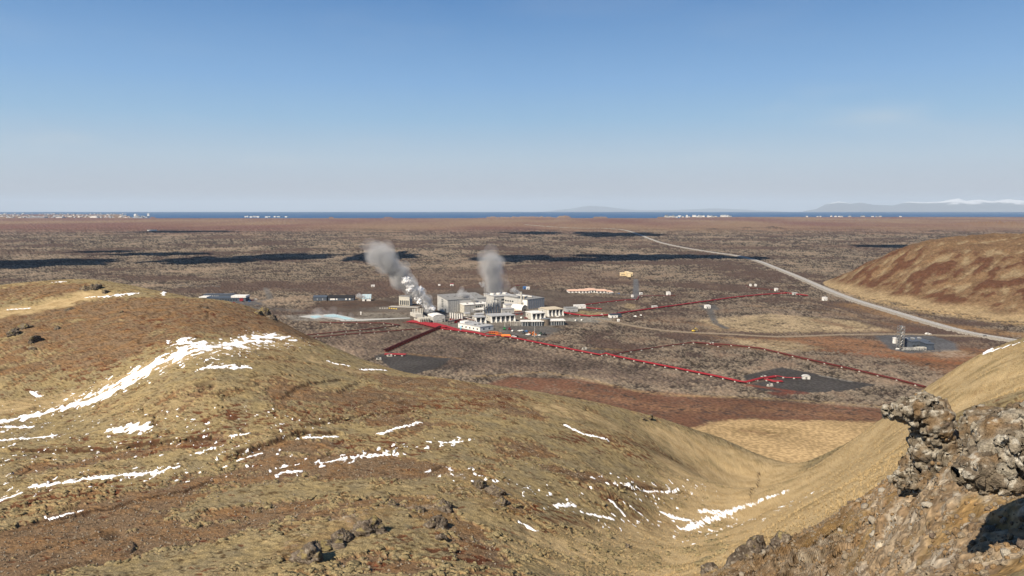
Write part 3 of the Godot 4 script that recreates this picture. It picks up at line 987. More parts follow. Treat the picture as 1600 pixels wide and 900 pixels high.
	stamp([[722, 447], [760, 440], [800, 436]], 3, Color(0.26, 0.21, 0.15), 1.0, 0.7, false, 4, 0.2)
	# dark hollows of newer lava beside the pads
	stamp([[680, 580], [710, 572], [760, 566]], 9, Color(0.055, 0.048, 0.044), 0.0, 0.7, false, 8, 0.7)
	stamp([[560, 450], [640, 444]], 10, Color(0.10, 0.075, 0.06), 0.0, 0.5, false, 12, 0.7)
	# levelled strips under the pipes
	for r in pipe_routes():
		stamp(r.path, r.strip, r.ground, 1.0, 0.8, false, 2.0, 0.3)
	# beds of the roads
	stamp(main_road(), 11, Color(0.16, 0.13, 0.10), 1.0, 0.9, false, 5, 0.3, -0.4)
	stamp(works_track(), 6, Color(0.26, 0.20, 0.14), 1.0, 0.9, false, 3, 0.3, -0.2)
	stamp([[1085, 521], [1180, 533], [1260, 548]], 4, Color(0.22, 0.15, 0.09), 1.0, 0.6, false, 4, 0.4)
	stamp([[1240, 470], [1290, 478], [1320, 486], [1350, 500]], 3, Color(0.24, 0.17, 0.11), 1.0, 0.6, false, 4, 0.4)
	struct("lava_plain", grid_mesh(p_rows, pc_rows), M.plain)

# ---------------------------------------------------------------- the flat-topped hill across the road
func build_far_hill() -> void:
	var r := Relief.new()
	r.a0 = 0.35; r.a1 = 1.0; r.l0 = log(880.0); r.l1 = log(2600.0); r.na = 90; r.nl = 90
	for p in [[1480, 377, 1450], [1530, 377, 1450], [1600, 373, 1420], [1700, 368, 1420], [1400, 396, 1470], [1450, 381, 1460], [1340, 421, 1500], [1310, 434, 1520],
		[1400, 440, 1330], [1450, 420, 1320], [1500, 405, 1330], [1600, 400, 1290], [1700, 400, 1250], [1450, 455, 1220], [1500, 445, 1210], [1600, 440, 1160], [1700, 440, 1120], [1360, 440, 1400], [1600, 475, 1060], [1500, 472, 1130], [1700, 470, 1050]]:
		var q := at_depth(p[0], p[1], p[2])
		r.add(q.x / p[2], p[2], q.y)
	for p in [[1200, 1100, -12], [1230, 1500, -14], [1250, 1900, -14], [1290, 1500, -2], [1340, 1285, -3], [1400, 1215, -3], [1500, 1085, -3], [1600, 1000, -3], [1700, 980, -3], [1400, 1100, -12], [1500, 980, -12], [1600, 900, -10], [1750, 900, -8],
		[1400, 1700, 50], [1500, 1700, 80], [1600, 1700, 90], [1700, 1700, 100], [1340, 1700, 5], [1400, 2200, -12], [1500, 2300, -8], [1600, 2300, 20], [1300, 1800, -14], [1300, 1250, -10]]:
		r.add(sa(p[0], 440).y, p[1], p[2])
	r.solve(0.0003)
	var n1 := noise(90.0, 4, 61); var n2 := noise(14.0, 3, 62); var n3 := noise(38.0, 4, 63); var n4 := noise(4.5, 2, 64)
	var vr := []; var cr := []
	for i in 300:
		var d := 940.0 * pow(2300.0 / 940.0, float(i) / 299)
		var v := PackedVector3Array(); v.resize(330); var cs := PackedColorArray(); cs.resize(330)
		for j in 330:
			var a := lerpf(0.37, 0.86, float(j) / 329)
			var x := a * d
			var h := r.h(a, d)
			var nb := n1.get_noise_2d(x, d); var ns := n2.get_noise_2d(x, d); var nm := n3.get_noise_2d((x + d * 0.8) * 0.35, (x * 0.8 - d) * 1.1)
			var up := clampf(h / 90.0, 0, 1)
			# gullies run down the slope
			h += (nm * 4.0 * ss(0.03, 0.3, up) + nb * 3.0 * ss(0.05, 0.3, up) + ns * 1.0)
			var c := Color(0.190, 0.122, 0.070).lerp(Color(0.150, 0.096, 0.058), clampf(0.5 + nb * 1.4, 0, 1))
			c = c.lerp(Color(0.105, 0.050, 0.032), ss(0.10, 0.22, nm * 0.75 + nb * 0.55 + 0.05) * ss(0.02, 0.12, up) * (1.0 - ss(0.72, 0.92, up)) * 0.85)
			c = c.lerp(Color(0.285, 0.220, 0.135), ss(0.15, 0.4, -nm * 0.8 - nb * 0.2) * ss(0.03, 0.2, up) * 0.75)
			c = c.lerp(Color(0.35, 0.265, 0.155), (1.0 - ss(0.02, 0.14, up + nb * 0.05)) * 0.8)
			c = c * (0.95 + 0.30 * ns + 0.22 * n4.get_noise_2d(x, d))
			v[j] = Vector3(x, h, -d); cs[j] = c
		vr.append(v); cr.append(cs)
	struct("flat_topped_hill", grid_mesh(vr, cr), M.plain)

# ---------------------------------------------------------------- sea and the mountains beyond
func build_sea_and_mountains() -> void:
	var b := MB.new()
	b.quad(Vector3(-75000, -6, -9000), Vector3(75000, -6, -9000), Vector3(75000, -6, -60000), Vector3(-75000, -6, -60000))
	struct("sea", b, M.sea)
	mountain_range("distant_mountains", [[1255, 330], [1275, 327], [1290, 319], [1310, 315], [1330, 318], [1345, 316], [1365, 320], [1395, 321], [1420, 315], [1440, 316], [1470, 315], [1485, 312], [1498, 310], [1510, 314], [1530, 312], [1550, 314], [1575, 311], [1600, 314], [1640, 311], [1700, 316], [1800, 320]], 112000.0, 318.0)
	mountain_range("distant_mountains", [[850, 331], [890, 326], [920, 321.5], [945, 323], [970, 326], [1000, 328.5], [1060, 328], [1110, 325.5], [1150, 327], [1190, 329], [1230, 331]], 135000.0, 300.0)

func mountain_range(called: String, line: Array, depth: float, snow_py: float) -> void:
	var n := noise(5200.0, 4, 71)
	var vr := []; var cr := []
	var cols := 260
	var rows := 26
	var x0: float = line[0][0]; var x1: float = line[-1][0]
	var snow_h: float = at_depth(1500, snow_py, depth).y
	for i in rows:
		var t := float(i) / (rows - 1)       # 0 foot, 0.7 crest, 1 back
		var v := PackedVector3Array(); v.resize(cols); var cs := PackedColorArray(); cs.resize(cols)
		for j in cols:
			var px := lerpf(x0, x1, float(j) / (cols - 1))
			var py := 331.0
			for k in line.size() - 1:
				if px >= line[k][0] and px <= line[k + 1][0]:
					py = lerpf(line[k][1], line[k + 1][1], (px - line[k][0]) / (line[k + 1][0] - line[k][0]))
					break
			var d := depth + (t - 0.7) * 16000.0
			var top := at_depth(px, py, depth)
			var a := top.x / depth
			var rise := sin(clampf(t / 0.7, 0, 1) * PI * 0.5) if t <= 0.7 else cos((t - 0.7) / 0.3 * PI * 0.5)
			var nn := n.get_noise_2d(a * d, d)
			var h := lerpf(-700.0, top.y, rise) + nn * 420.0 * rise * (1.0 - rise) * 2.0 + nn * 60.0 * rise
			v[j] = Vector3(a * d, h, -d)
			cs[j] = Color(0.085, 0.08, 0.075).lerp(Color(0.85, 0.86, 0.88), ss(snow_h - 60.0, snow_h + 160.0, h + nn * 300.0))
		vr.append(v); cr.append(cs)
	struct(called, grid_mesh(vr, cr), M.plain)

# ---------------------------------------------------------------- roads
func main_road() -> Array:
	return [[820, 351], [862, 354.5], [905, 356.5], [945, 357], [975, 359.5], [1000, 367], [1015, 373], [1032, 379], [1060, 385.5], [1085, 390], [1110, 394], [1150, 399.5], [1170, 404], [1190, 410], [1210, 418], [1240, 430], [1270, 443], [1300, 456], [1340, 471], [1390, 486], [1450, 504], [1510, 520], [1560, 529], [1620, 538], [1700, 549]]

func works_track() -> Array:
	return [[935, 499], [960, 503], [1000, 511], [1045, 517], [1090, 520], [1142, 522], [1217, 526], [1311, 523], [1405, 522], [1480, 524], [1545, 526]]

func ribbon(pts: Array, width: float, y: float, skirt: float) -> MB:
	var curve := Curve3D.new()
	var w := []
	for p in pts:
		w.append(P(p[0], p[1]))
	for i in w.size():
		var t: Vector3 = (w[mini(i + 1, w.size() - 1)] - w[maxi(i - 1, 0)]) / 6.0
		curve.add_point(w[i], -t, t)
	curve.bake_interval = 12.0
	var b := MB.new()
	var baked := curve.get_baked_points()
	var last := []
	for i in baked.size():
		var d: Vector3 = (baked[mini(i + 1, baked.size() - 1)] - baked[maxi(i - 1, 0)]).normalized()
		var side := Vector3(-d.z, 0, d.x)
		var c := baked[i] + Vector3(0, y, 0)
		var row := [c - side * (width * 0.5 + skirt) - Vector3(0, skirt * 0.4, 0), c - side * width * 0.5, c + side * width * 0.5, c + side * (width * 0.5 + skirt) - Vector3(0, skirt * 0.4, 0)]
		if last.size():
			for k in 3:
				b.quad(last[k], last[k + 1], row[k + 1], row[k])
		last = row
	# turn the faces upwards
	for i in b.n.size():
		if b.n[i].y < 0:
			b.n[i] = -b.n[i]
	return b

func build_roads() -> void:
	struct("verge", ribbon(main_road(), 14.0, 1.5, 6.0), M.verge)
	struct("road", ribbon(main_road(), 10.0, 1.65, 0.3), M.road)
	struct("gravel_track", ribbon(works_track(), 5.5, 0.35, 1.0), M.track)

# ---------------------------------------------------------------- clouds overhead that shade parts of the plain
func build_clouds() -> void:
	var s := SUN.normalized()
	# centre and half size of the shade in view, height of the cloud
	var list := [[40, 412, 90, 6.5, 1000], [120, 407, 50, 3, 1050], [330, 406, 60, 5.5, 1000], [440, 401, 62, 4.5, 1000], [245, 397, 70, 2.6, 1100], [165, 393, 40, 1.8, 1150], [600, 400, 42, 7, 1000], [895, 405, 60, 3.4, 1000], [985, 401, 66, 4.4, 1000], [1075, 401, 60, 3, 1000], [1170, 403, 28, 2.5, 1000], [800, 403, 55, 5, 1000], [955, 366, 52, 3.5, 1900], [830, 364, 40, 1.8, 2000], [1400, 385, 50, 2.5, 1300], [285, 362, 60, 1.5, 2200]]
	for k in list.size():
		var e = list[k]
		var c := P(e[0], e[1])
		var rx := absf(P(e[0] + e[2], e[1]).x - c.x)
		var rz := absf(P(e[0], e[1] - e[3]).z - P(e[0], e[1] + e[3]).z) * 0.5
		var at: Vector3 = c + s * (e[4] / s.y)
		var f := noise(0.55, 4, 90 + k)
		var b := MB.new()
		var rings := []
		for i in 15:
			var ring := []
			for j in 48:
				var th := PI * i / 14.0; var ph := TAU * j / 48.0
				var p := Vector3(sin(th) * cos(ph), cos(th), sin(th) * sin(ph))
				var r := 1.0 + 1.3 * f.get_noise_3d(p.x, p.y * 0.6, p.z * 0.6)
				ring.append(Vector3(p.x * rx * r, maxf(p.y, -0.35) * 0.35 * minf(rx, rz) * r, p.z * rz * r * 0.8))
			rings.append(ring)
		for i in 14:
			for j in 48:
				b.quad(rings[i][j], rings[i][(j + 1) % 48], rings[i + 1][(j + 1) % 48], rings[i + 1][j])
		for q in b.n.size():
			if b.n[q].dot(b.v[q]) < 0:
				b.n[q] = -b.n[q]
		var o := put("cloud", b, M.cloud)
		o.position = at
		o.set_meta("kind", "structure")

# ---------------------------------------------------------------- buildings
func face_box(parent: Node, called: String, m: Material, face: String, wide: float, deep: float, u0: float, u1: float, y0: float, y1: float, proud := 0.12) -> MeshInstance3D:
	# a panel on the front (z = 0, along x), left (x = 0) or right face of a block that spans x 0..wide, z -deep..0
	if face == "front":
		return put(called, bx(Vector3(u0, y0, -0.2), Vector3(u1, y1, proud)), m, parent)
	if face == "left":
		return put(called, bx(Vector3(-proud, y0, -u1), Vector3(0.2, y1, -u0)), m, parent)
	return put(called, bx(Vector3(wide - 0.2, y0, -u1), Vector3(wide + proud, y1, -u0)), m, parent)

func block(called: String, label: String, cat: String, px: float, py: float, deg: float, L: float, W: float, h0: float, h1: float, wall: Material, roof: Material, rise := 0.0, kind := "mono", over := 0.5) -> Node3D:
	# near corner on the ground; local x along the front, -z away; eaves h0 at the front and h1 at the back (mono) or a ridge of rise
	var t := thing(called, label, cat, P(px, py), deg_to_rad(deg))
	var b := MB.new()
	if kind == "mono":
		b.quad(Vector3(0, 0, 0), Vector3(L, 0, 0), Vector3(L, h0, 0), Vector3(0, h0, 0))
		b.quad(Vector3(L, 0, -W), Vector3(0, 0, -W), Vector3(0, h1, -W), Vector3(L, h1, -W))
		b.quad(Vector3(L, 0, 0), Vector3(L, 0, -W), Vector3(L, h1, -W), Vector3(L, h0, 0))
		b.quad(Vector3(0, 0, -W), Vector3(0, 0, 0), Vector3(0, h0, 0), Vector3(0, h1, -W))
		put("wall", b, wall, t)
		var r := MB.new()
		r.prism([Vector2(0, 0), Vector2(1, 0), Vector2(1, 1), Vector2(0, 1)], -1, 0)
		var sl := (h1 - h0) / W
		r = MB.new()
		var th := 0.6
		var y0 := h0 - over * sl + 0.01; var y1 := h1 + over * sl + 0.01
		var f0 := Vector3(-over, y0, over); var f1 := Vector3(L + over, y0, over); var g0 := Vector3(-over, y1, -W - over); var g1 := Vector3(L + over, y1, -W - over)
		var u := Vector3(0, th, 0)
		r.quad(f0 + u, f1 + u, g1 + u, g0 + u); r.quad(f0, g0, g1, f1)
		r.quad(f0, f1, f1 + u, f0 + u); r.quad(g1, g0, g0 + u, g1 + u); r.quad(f1, g1, g1 + u, f1 + u); r.quad(g0, f0, f0 + u, g0 + u)
		put("roof", r, roof, t)
	elif kind == "gable":      # ridge along x
		b.prism([Vector2(-W, 0), Vector2(0, 0), Vector2(0, h0), Vector2(-W * 0.5, h0 + rise), Vector2(-W, h0)], 0, L)
		var o := put("wall", b, wall, t)
		o.transform = Transform3D(Basis(Vector3(0, 0, 1), Vector3(0, 1, 0), Vector3(-1, 0, 0)), Vector3(L, 0, 0))
		for s in [0, 1]:
			var r := MB.new()
			var e := Vector3(0, h0 - 0.1, over if s == 0 else -W - over)
			var k := Vector3(0, h0 + rise + 0.15, -W * 0.5)
			var u := Vector3(0, 0.45, 0); var dx := Vector3(L + over, 0, 0); var mx := Vector3(-over, 0, 0)
			if s == 0:
				r.quad(e + mx + u, e + dx + u, k + dx + u, k + mx + u); r.quad(e + mx, e + dx, e + dx + u, e + mx + u)
			else:
				r.quad(e + dx + u, e + mx + u, k + mx + u, k + dx + u); r.quad(e + dx, e + mx, e + mx + u, e + dx + u)
			r.quad(e + mx, e + mx + u, k + mx + u, k + mx) ; r.quad(e + dx, k + dx, k + dx + u, e + dx + u)
			put("roof", r, roof, t)
	elif kind == "barrel":     # vault along z, span L
		var pts := [Vector2(0, 0), Vector2(L, 0)]
		var steps := 14
		for i in steps + 1:
			var q := PI * i / steps
			pts.append(Vector2(L * 0.5 + cos(q) * L * 0.5, h0 + sin(q) * rise))
		b.prism(pts, -W, 0)
		put("wall", b, wall, t)
		var r := MB.new()
		for i in steps:
			var q0 := PI * i / steps; var q1 := PI * (i + 1) / steps
			var a := Vector3(L * 0.5 + cos(q0) * (L * 0.5 + 0.3), h0 + sin(q0) * (rise + 0.3), 0.3); var c := Vector3(L * 0.5 + cos(q1) * (L * 0.5 + 0.3), h0 + sin(q1) * (rise + 0.3), 0.3)
			var w := Vector3(0, 0, -W - 0.6)
			r.quad(a, a + w, c + w, c)
			var ins := Vector3(0, -0.35, 0)
			r.quad(a, c, c + ins, a + ins)
		put("roof", r, roof, t)
	return t

func buttress_hall(label: String, px: float, py: float, deg: float, L: float, W: float, h: float, bays: int, roof: Material) -> void:
	var t := thing("condenser_hall", label, "building", P(px, py), deg_to_rad(deg), "white halls with sloping buttresses")
	put("wall", bx(Vector3(0, 0, -W), Vector3(L, h, -3.2)), M.offwhite, t)
	put("roof", bx(Vector3(-0.6, h, -W - 0.6), Vector3(L + 0.6, h + 1.0, 0.2)), roof, t)
	put("plinth", bx(Vector3(-0.2, 0, -3.3), Vector3(L + 0.2, 0.9, 0.6)), M.concrete, t)
	var step := L / bays
	for k in bays + 1:
		var b := MB.new()
		var x := step * k
		b.prism([Vector2(-3.3, 0), Vector2(1.6, 0), Vector2(1.3, 1.6), Vector2(-0.2, 4.6), Vector2(-0.3, h), Vector2(-3.3, h)], 0, 1.1)
		var o := put("buttress", b, M.white, t)
		o.transform = Transform3D(Basis(Vector3(0, 0, 1), Vector3(0, 1, 0), Vector3(-1, 0, 0)), Vector3(x + 0.55, 0.005, 0))
	for k in bays:
		var x0 := step * k + 0.9; var x1 := step * (k + 1) - 0.9
		var d := put("louvre", bx(Vector3(x0, h * 0.55, -3.3), Vector3(x1, h - 0.5, -2.9)), M.darkblue, t)
		put("slat", bx(Vector3(x0, h * 0.72, -2.95), Vector3(x1, h * 0.72 + 0.3, -2.7)), M.steel, d)
		put("panel", bx(Vector3(x0, 0.9, -3.3), Vector3(x1, h * 0.5, -2.8)), M.lightroof, t)
		for q in 2:
			put("opening", bx(Vector3(lerpf(x0, x1, 0.2 + 0.4 * q), h * 0.22, -2.85), Vector3(lerpf(x0, x1, 0.38 + 0.4 * q), h * 0.38, -2.75)), M.dark, t)
	face_box(t, "door", M.beige, "left", L, W, W * 0.5, W * 0.5 + 3.0, 0, 3.6)
	face_box(t, "window", M.glass, "left", L, W, W * 0.7, W * 0.7 + 2.0, h * 0.5, h * 0.7)

func roof_vents(t: Node, L: float, W: float, y: float, n: int, m: Material) -> void:
	for k in n:
		var b := MB.new()
		var x := L * (k + 0.7) / (n + 0.4); var z := -W * 0.5
		b.box(Vector3(x - 1.2, y, z - 1.2), Vector3(x + 1.2, y + 1.5, z + 1.2))
		put("roof_vent", b, m, t)

func build_power_plant() -> void:
	# big grey turbine hall
	var a := block("turbine_hall", "largest grey turbine hall with pale gable and two columns of dark windows", "building", 699.5, 489, 30, 64, 36, 18.5, 23.0, M.clad, M.greyroof)
	for c in 2:
		for r in 5:
			face_box(a, "window", M.glass, "left", 64, 36, 15.0 + c * 3.4, 17.2 + c * 3.4, 6.5 + r * 2.5, 8.4 + r * 2.5)
	face_box(a, "door", M.steel, "left", 64, 36, 5.0, 10.0, 0, 5.5)
	face_box(a, "side_cladding", M.clad, "front", 64, 36, 0.4, 19.0, 0.2, 17.2, 0.25)
	for k in 6:
		face_box(a, "downpipe", M.steel, "front", 64, 36, 2.0 + k * 3.0, 2.3 + k * 3.0, 0.3, 17.4, 0.5)
	roof_vents(a, 64, 36, 20.6, 5, M.steel)
	# white-roofed hall in front of it
	var o := P(699.5, 489)
	var e1 := Vector3(cos(deg_to_rad(30)), 0, -sin(deg_to_rad(30))); var e2 := Vector3(-sin(deg_to_rad(30)), 0, -cos(deg_to_rad(30)))
	var b := block("white_roofed_hall", "beige hall with bright white roof built against the largest turbine hall", "building", 700, 489, 30, 38, 13.4, 11.5, 12.5, M.beige, M.white)
	b.position = o + e1 * 20.0 - e2 * 14.0
	face_box(b, "panel", M.clad, "front", 38, 13, 1, 16, 0.2, 9.0)
	face_box(b, "panel", M.greyroof, "front", 38, 13, 18, 36, 0.2, 6.0)
	for k in 5:
		face_box(b, "window", M.glass, "front", 38, 13, 19.0 + k * 3.4, 21.2 + k * 3.4, 7.2, 9.6)
	roof_vents(b, 38, 12, 12.6, 3, M.lightroof)
	# hall behind, with white cowls
	var c := block("cowled_hall", "grey hall between the two large halls with white cowls on its roof", "building", 772, 480, 30, 36, 34, 16.5, 18.0, M.clad, M.lightroof)
	for k in 3:
		var m := MB.new()
		m.cyl(Vector3(6 + k * 11, 17.0, -16), Vector3(6 + k * 11, 20.0, -16), 4.2, 3.6, 16)
		put("cowl", m, M.white, c)
	for k in 3:
		face_box(c, "door", M.dark, "front", 36, 34, 3 + k * 10, 8 + k * 10, 0, 7)
		face_box(c, "window", M.glass, "front", 36, 34, 3 + k * 10, 8 + k * 10, 9.5, 12)
	# second large hall
	var d := block("second_turbine_hall", "angular grey turbine hall with a pale left face beside the chimney", "building", 824, 483.5, 45, 38, 56, 14.5, 16.5, M.clad, M.greyroof)
	face_box(d, "side_cladding", M.clad, "front", 38, 56, 0.4, 37.6, 0.2, 13.6, 0.25)
	for k in 7:
		face_box(d, "downpipe", M.steel, "front", 38, 56, 3.0 + k * 5.0, 3.3 + k * 5.0, 0.3, 13.6, 0.5)
	face_box(d, "white_panel", M.white, "left", 38, 56, 0.5, 12.0, 0.2, 14.0)
	face_box(d, "door", M.steel, "left", 38, 56, 22, 28, 0, 6)
	for k in 4:
		face_box(d, "window", M.glass, "left", 38, 56, 30.0 + k * 5, 33.0 + k * 5, 8.5, 10.8)
	put("skylight", bx(Vector3(8, 16.2, -46), Vector3(11, 17.4, -12)), M.lightroof, d)
	put("skylight", bx(Vector3(22, 16.2, -46), Vector3(25, 17.4, -12)), M.white, d)
	roof_vents(d, 38, 40, 15.9, 3, M.steel)
	# vaulted white shed and chimney
	var e := block("vaulted_shed", "white vaulted shed with a tan end wall below the chimney", "building", 815, 488, 45, 13, 22, 3.0, 0, M.tanroof, M.white, 7.0, "barrel")
	face_box(e, "door", M.brown, "front", 13, 22, 4.5, 8.5, 0, 4.5)
	var f := thing("chimney", "tall pale chimney steaming behind the vaulted shed", "chimney", P(814.5, 482.5), 0.7)
	put("base", bx(Vector3(-3.5, 0, -3.5), Vector3(3.5, 10, 3.5)), M.beige, f)
	var m1 := MB.new(); m1.cyl(Vector3(0, 10, 0), Vector3(0, 26, 0), 1.5, 1.3, 12); put("flue", m1, M.offwhite, f)
	m1 = MB.new(); m1.cyl(Vector3(0, 26, 0), Vector3(0, 26.7, 0), 1.7, 1.7, 12); put("rim", m1, M.steel, f)
	m1 = MB.new(); m1.cyl(Vector3(3.0, 0, 2.5), Vector3(3.0, 19, 2.5), 0.7, 0.7, 8); put("side_flue", m1, M.tanroof, f)
	# steam separators: tall silver columns with bent tops
	var heights := [14.0, 20.0, 17.0, 20.5, 17.0, 20.0, 15.0]
	for k in 7:
		var at := P(755.5, 494).lerp(P(779.5, 489.5), k / 6.0)
		var t := thing("steam_separator", ["shortest silver column, first of the separator row", "tall silver separator column with bent top, second in the row", "lower silver column, third in the separator row", "tallest silver separator column in the middle of the row", "lower silver column, fifth in the separator row", "tall silver separator column with bent top, sixth in the row", "short silver column ending the separator row"][k], "steam separator", at, 0.4, "silver columns of the separator row")
		var h: float = heights[k]
		var q := MB.new(); q.cyl(Vector3(0, 0, 0), Vector3(0, h, 0), 1.25, 1.25, 12); put("vessel", q, M.silver, t)
		q = MB.new(); q.tube([Vector3(0, h, 0), Vector3(0, h + 1.6, 0), Vector3(0.7, h + 2.3, 0), Vector3(2.0, h + 2.4, 0), Vector3(2.6, h + 1.6, 0), Vector3(2.6, h * 0.55, 0)], 0.42, 8); put("bent_pipe", q, M.silver, t)
		put("platform", bx(Vector3(-1.9, h * 0.62, -1.9), Vector3(1.9, h * 0.62 + 0.3, 1.9)), M.steel, t)
		put("base", bx(Vector3(-1.7, 0, -1.7), Vector3(1.7, 1.3, 1.7)), M.rust, t)
	# buttressed halls
	buttress_hall("short white buttressed hall of two bays behind the flat white building", 744.5, 506, 21, 13, 18, 8, 2, M.lightroof)
	buttress_hall("longest white buttressed hall, five bays, below the silver columns", 768.5, 504.5, 21, 33, 24, 8.3, 5, M.lightroof)
	buttress_hall("white buttressed hall of three bays behind the dark-fronted sheds", 832, 500, 24, 19, 22, 8.5, 3, M.white)
	buttress_hall("tan-roofed buttressed hall of four bays at the right end", 857.5, 495, 24, 23, 27, 9.5, 4, M.tanroof)
	# flat white building in front
	var h := block("flat_white_building", "low white building with a wide flat grey roof beside the red pipes", "building", 750, 518, 42, 22, 44, 5.2, 5.6, M.white, M.lightroof, 0, "mono", 0.3)
	for k in 5:
		face_box(h, "window", M.glass, "left", 22, 44, 4 + k * 7.5, 6.4 + k * 7.5, 1.4, 3.4)
	face_box(h, "door", M.lightblue, "left", 22, 44, 36.6, 40.0, 0, 3.0)
	for k in 2:
		face_box(h, "window", M.glass, "front", 22, 44, 5 + k * 9, 7.2 + k * 9, 1.6, 3.4)
	put("roof_box", bx(Vector3(2, 5.4, -43), Vector3(12, 8.4, -33)), M.white, h)
	roof_vents(h, 22, 30, 5.6, 3, M.steel)
	# dark-fronted sheds
	var specs := [[815, 509.5, 10.0, 9.0, 3, "smallest dark-fronted shed with a white roof, next to the fence frames"], [830, 509.5, 15.5, 10.0, 5, "middle dark-fronted shed with a white roof beside the brown drum"], [860.5, 508.5, 18.5, 15.0, 6, "widest dark-fronted shed with a white roof, right of the brown drum"]]
	for s in specs:
		var t := thing("dark_fronted_shed", s[5], "building", P(s[0], s[1]), deg_to_rad(7), "white-roofed sheds with dark fronts")
		put("wall", bx(Vector3(0, 0, -s[3]), Vector3(s[2], 5.6, 0)), M.darkblue, t)
		put("roof", bx(Vector3(-1.0, 5.6, -s[3] - 1), Vector3(s[2] + 1.0, 6.5, 1.2)), M.white, t)
		for k in s[4]:
			var x: float = s[2] * (k + 0.3) / s[4]
			put("pillar", bx(Vector3(x, 0, -0.1), Vector3(x + 0.75, 5.6, 0.55)), M.lightroof, t)
			put("pane", bx(Vector3(x + 0.95, 0.8, -0.1), Vector3(x + s[2] / s[4] - 0.2, 4.9, 0.08)), M.glass, t)
		face_box(t, "end_wall", M.lightroof, "left", s[2], s[3], 0.6, s[3] - 0.6, 0.3, 5.2)
	var dr := thing("round_tank", "brown round tank between two dark-fronted sheds", "tank", P(852.5, 509))
	var q1 := MB.new(); q1.cyl(Vector3(0, 0, -6), Vector3(0, 8.2, -6), 6.2, 6.2, 26); put("shell", q1, M.brown, dr)
	q1 = MB.new(); q1.cyl(Vector3(0, 8.2, -6), Vector3(0, 8.8, -6), 6.4, 6.0, 26); put("lid", q1, M.steel, dr)
	# steaming unit on the near left
	var j := block("vaulted_silver_hall", "silver hall with a rounded white roof at the foot of the big plume", "building", 677, 504, 24, 17, 24, 7.4, 0, M.clad, M.white, 2.6, "barrel")
	face_box(j, "front_panel", M.clad, "front", 17, 24, 0.5, 16.5, 0.3, 7.2)
	face_box(j, "door", M.dark, "front", 17, 24, 12.5, 15.5, 0, 4.2)
	for k in 5:
		face_box(j, "window", M.glass, "front", 17, 24, 1.4 + k * 2.1, 2.6 + k * 2.1, 1.2, 2.6)
	var st := thing("cooling_unit", "beige steaming cooling unit with a row of upright pipes beside the silver hall", "cooling unit", P(666, 505), deg_to_rad(24))
	put("lower_block", bx(Vector3(-9, 0, -26), Vector3(6, 6.5, 0)), M.beige, st)
	put("upper_block", bx(Vector3(-11, 6.5, -38), Vector3(-1, 11, -12)), M.offwhite, st)
	for k in 7:
		var q := MB.new()
		q.cyl(Vector3(-10 + k * 2.2, 6.5, -27), Vector3(-10 + k * 2.2, 16.5, -27), 0.75, 0.75, 8)
		put("stack", q, M.silver if k % 2 else M.beige, st)
	for k in 6:
		put("louvre", bx(Vector3(-8 + k * 2.3, 1.0, -0.1), Vector3(-6.4 + k * 2.3, 5.2, 0.25)), M.brown, st)
	for k in 4:
		var q := MB.new(); q.tube([Vector3(-7 + k * 3, 0, 2), Vector3(-7 + k * 3, 5.0, 2), Vector3(-7 + k * 3, 7.2, 0), Vector3(-7 + k * 3, 7.2, -6)], 0.4, 6); put("pipe", q, M.offwhite, st)
	# white pressure vessels on red bases
	for k in 6:
		var at := P(704, 501).lerp(P(722, 503), k / 5.0)
		var t := thing("pressure_vessel", ["white vessel on a red base, first from the silver hall", "white vessel on a red base, second from the silver hall", "white vessel on a red base, third from the silver hall", "white vessel on a red base, fourth from the silver hall", "white vessel on a red base, fifth from the silver hall", "white vessel on a red base, last before the white building"][k], "pressure vessel", at, 0.3, "white vessels in a row")
		var q := MB.new(); q.cyl(Vector3(0, 3.4, 0), Vector3(0, 10.2, 0), 1.0, 1.0, 10); q.cyl(Vector3(0, 10.2, 0), Vector3(0, 11.0, 0), 1.0, 0.3, 10); put("vessel", q, M.white, t)
		q = MB.new(); q.cyl(Vector3(0, 0, 0), Vector3(0, 3.4, 0), 1.2, 1.1, 10); put("base", q, M.red, t)
		q = MB.new(); q.tube([Vector3(0, 11, 0), Vector3(0, 11.8, 0), Vector3(-1.4, 11.8, 0), Vector3(-1.4, 1, 0)], 0.3, 6); put("pipe", q, M.silver, t)
	# square building with windows and its yard slab
	var kk := block("square_block", "square beige block with dark lower windows behind the big plume", "building", 640, 478, 68, 9, 19, 14.5, 14.5, M.beige, M.greyroof)
	for k in 5:
		face_box(kk, "window", M.dark, "left", 9, 19, 1.6 + k * 3.4, 3.8 + k * 3.4, 1.0, 8.2)
	var slab := put("yard_slab", bx(Vector3(-26, 0, -8), Vector3(22, 0.6, 3)), M.concrete)
	slab.position = P(633, 480); slab.rotation.y = -0.25
	slab.set_meta("kind", "structure")
	# lamp masts
	for e2_ in [[735, 497, 17.0, "grey lamp mast in front of the white-roofed hall"], [742, 495, 18.0, "second grey lamp mast, near the separator row"], [759, 482, 30.0, "tallest lamp mast, rising above the turbine hall roof"], [789, 513, 13.0, "pale lamp mast in the machine yard"], [835.5, 526, 12.0, "white lamp mast beside the orange drill rig"]]:
		var t := thing("lamp_mast", e2_[3], "lamp mast", P(e2_[0], e2_[1]))
		var q := MB.new(); q.cyl(Vector3.ZERO, Vector3(0, e2_[2], 0), 0.38, 0.2, 8); put("mast", q, M.offwhite if e2_[0] > 780 else M.steel, t)
		put("lamp_head", bx(Vector3(-1.0, e2_[2], -0.4), Vector3(1.0, e2_[2] + 0.6, 0.4)), M.steel, t)
	# smaller plant between the halls
	var tank := thing("lying_tank", "white tank lying on saddles in front of the white-roofed hall", "tank", P(738, 488), deg_to_rad(25))
	var tq := MB.new(); tq.cyl(Vector3(0, 3.6, 0), Vector3(17, 3.6, 0), 2.6, 2.6, 14); put("shell", tq, M.white, tank)
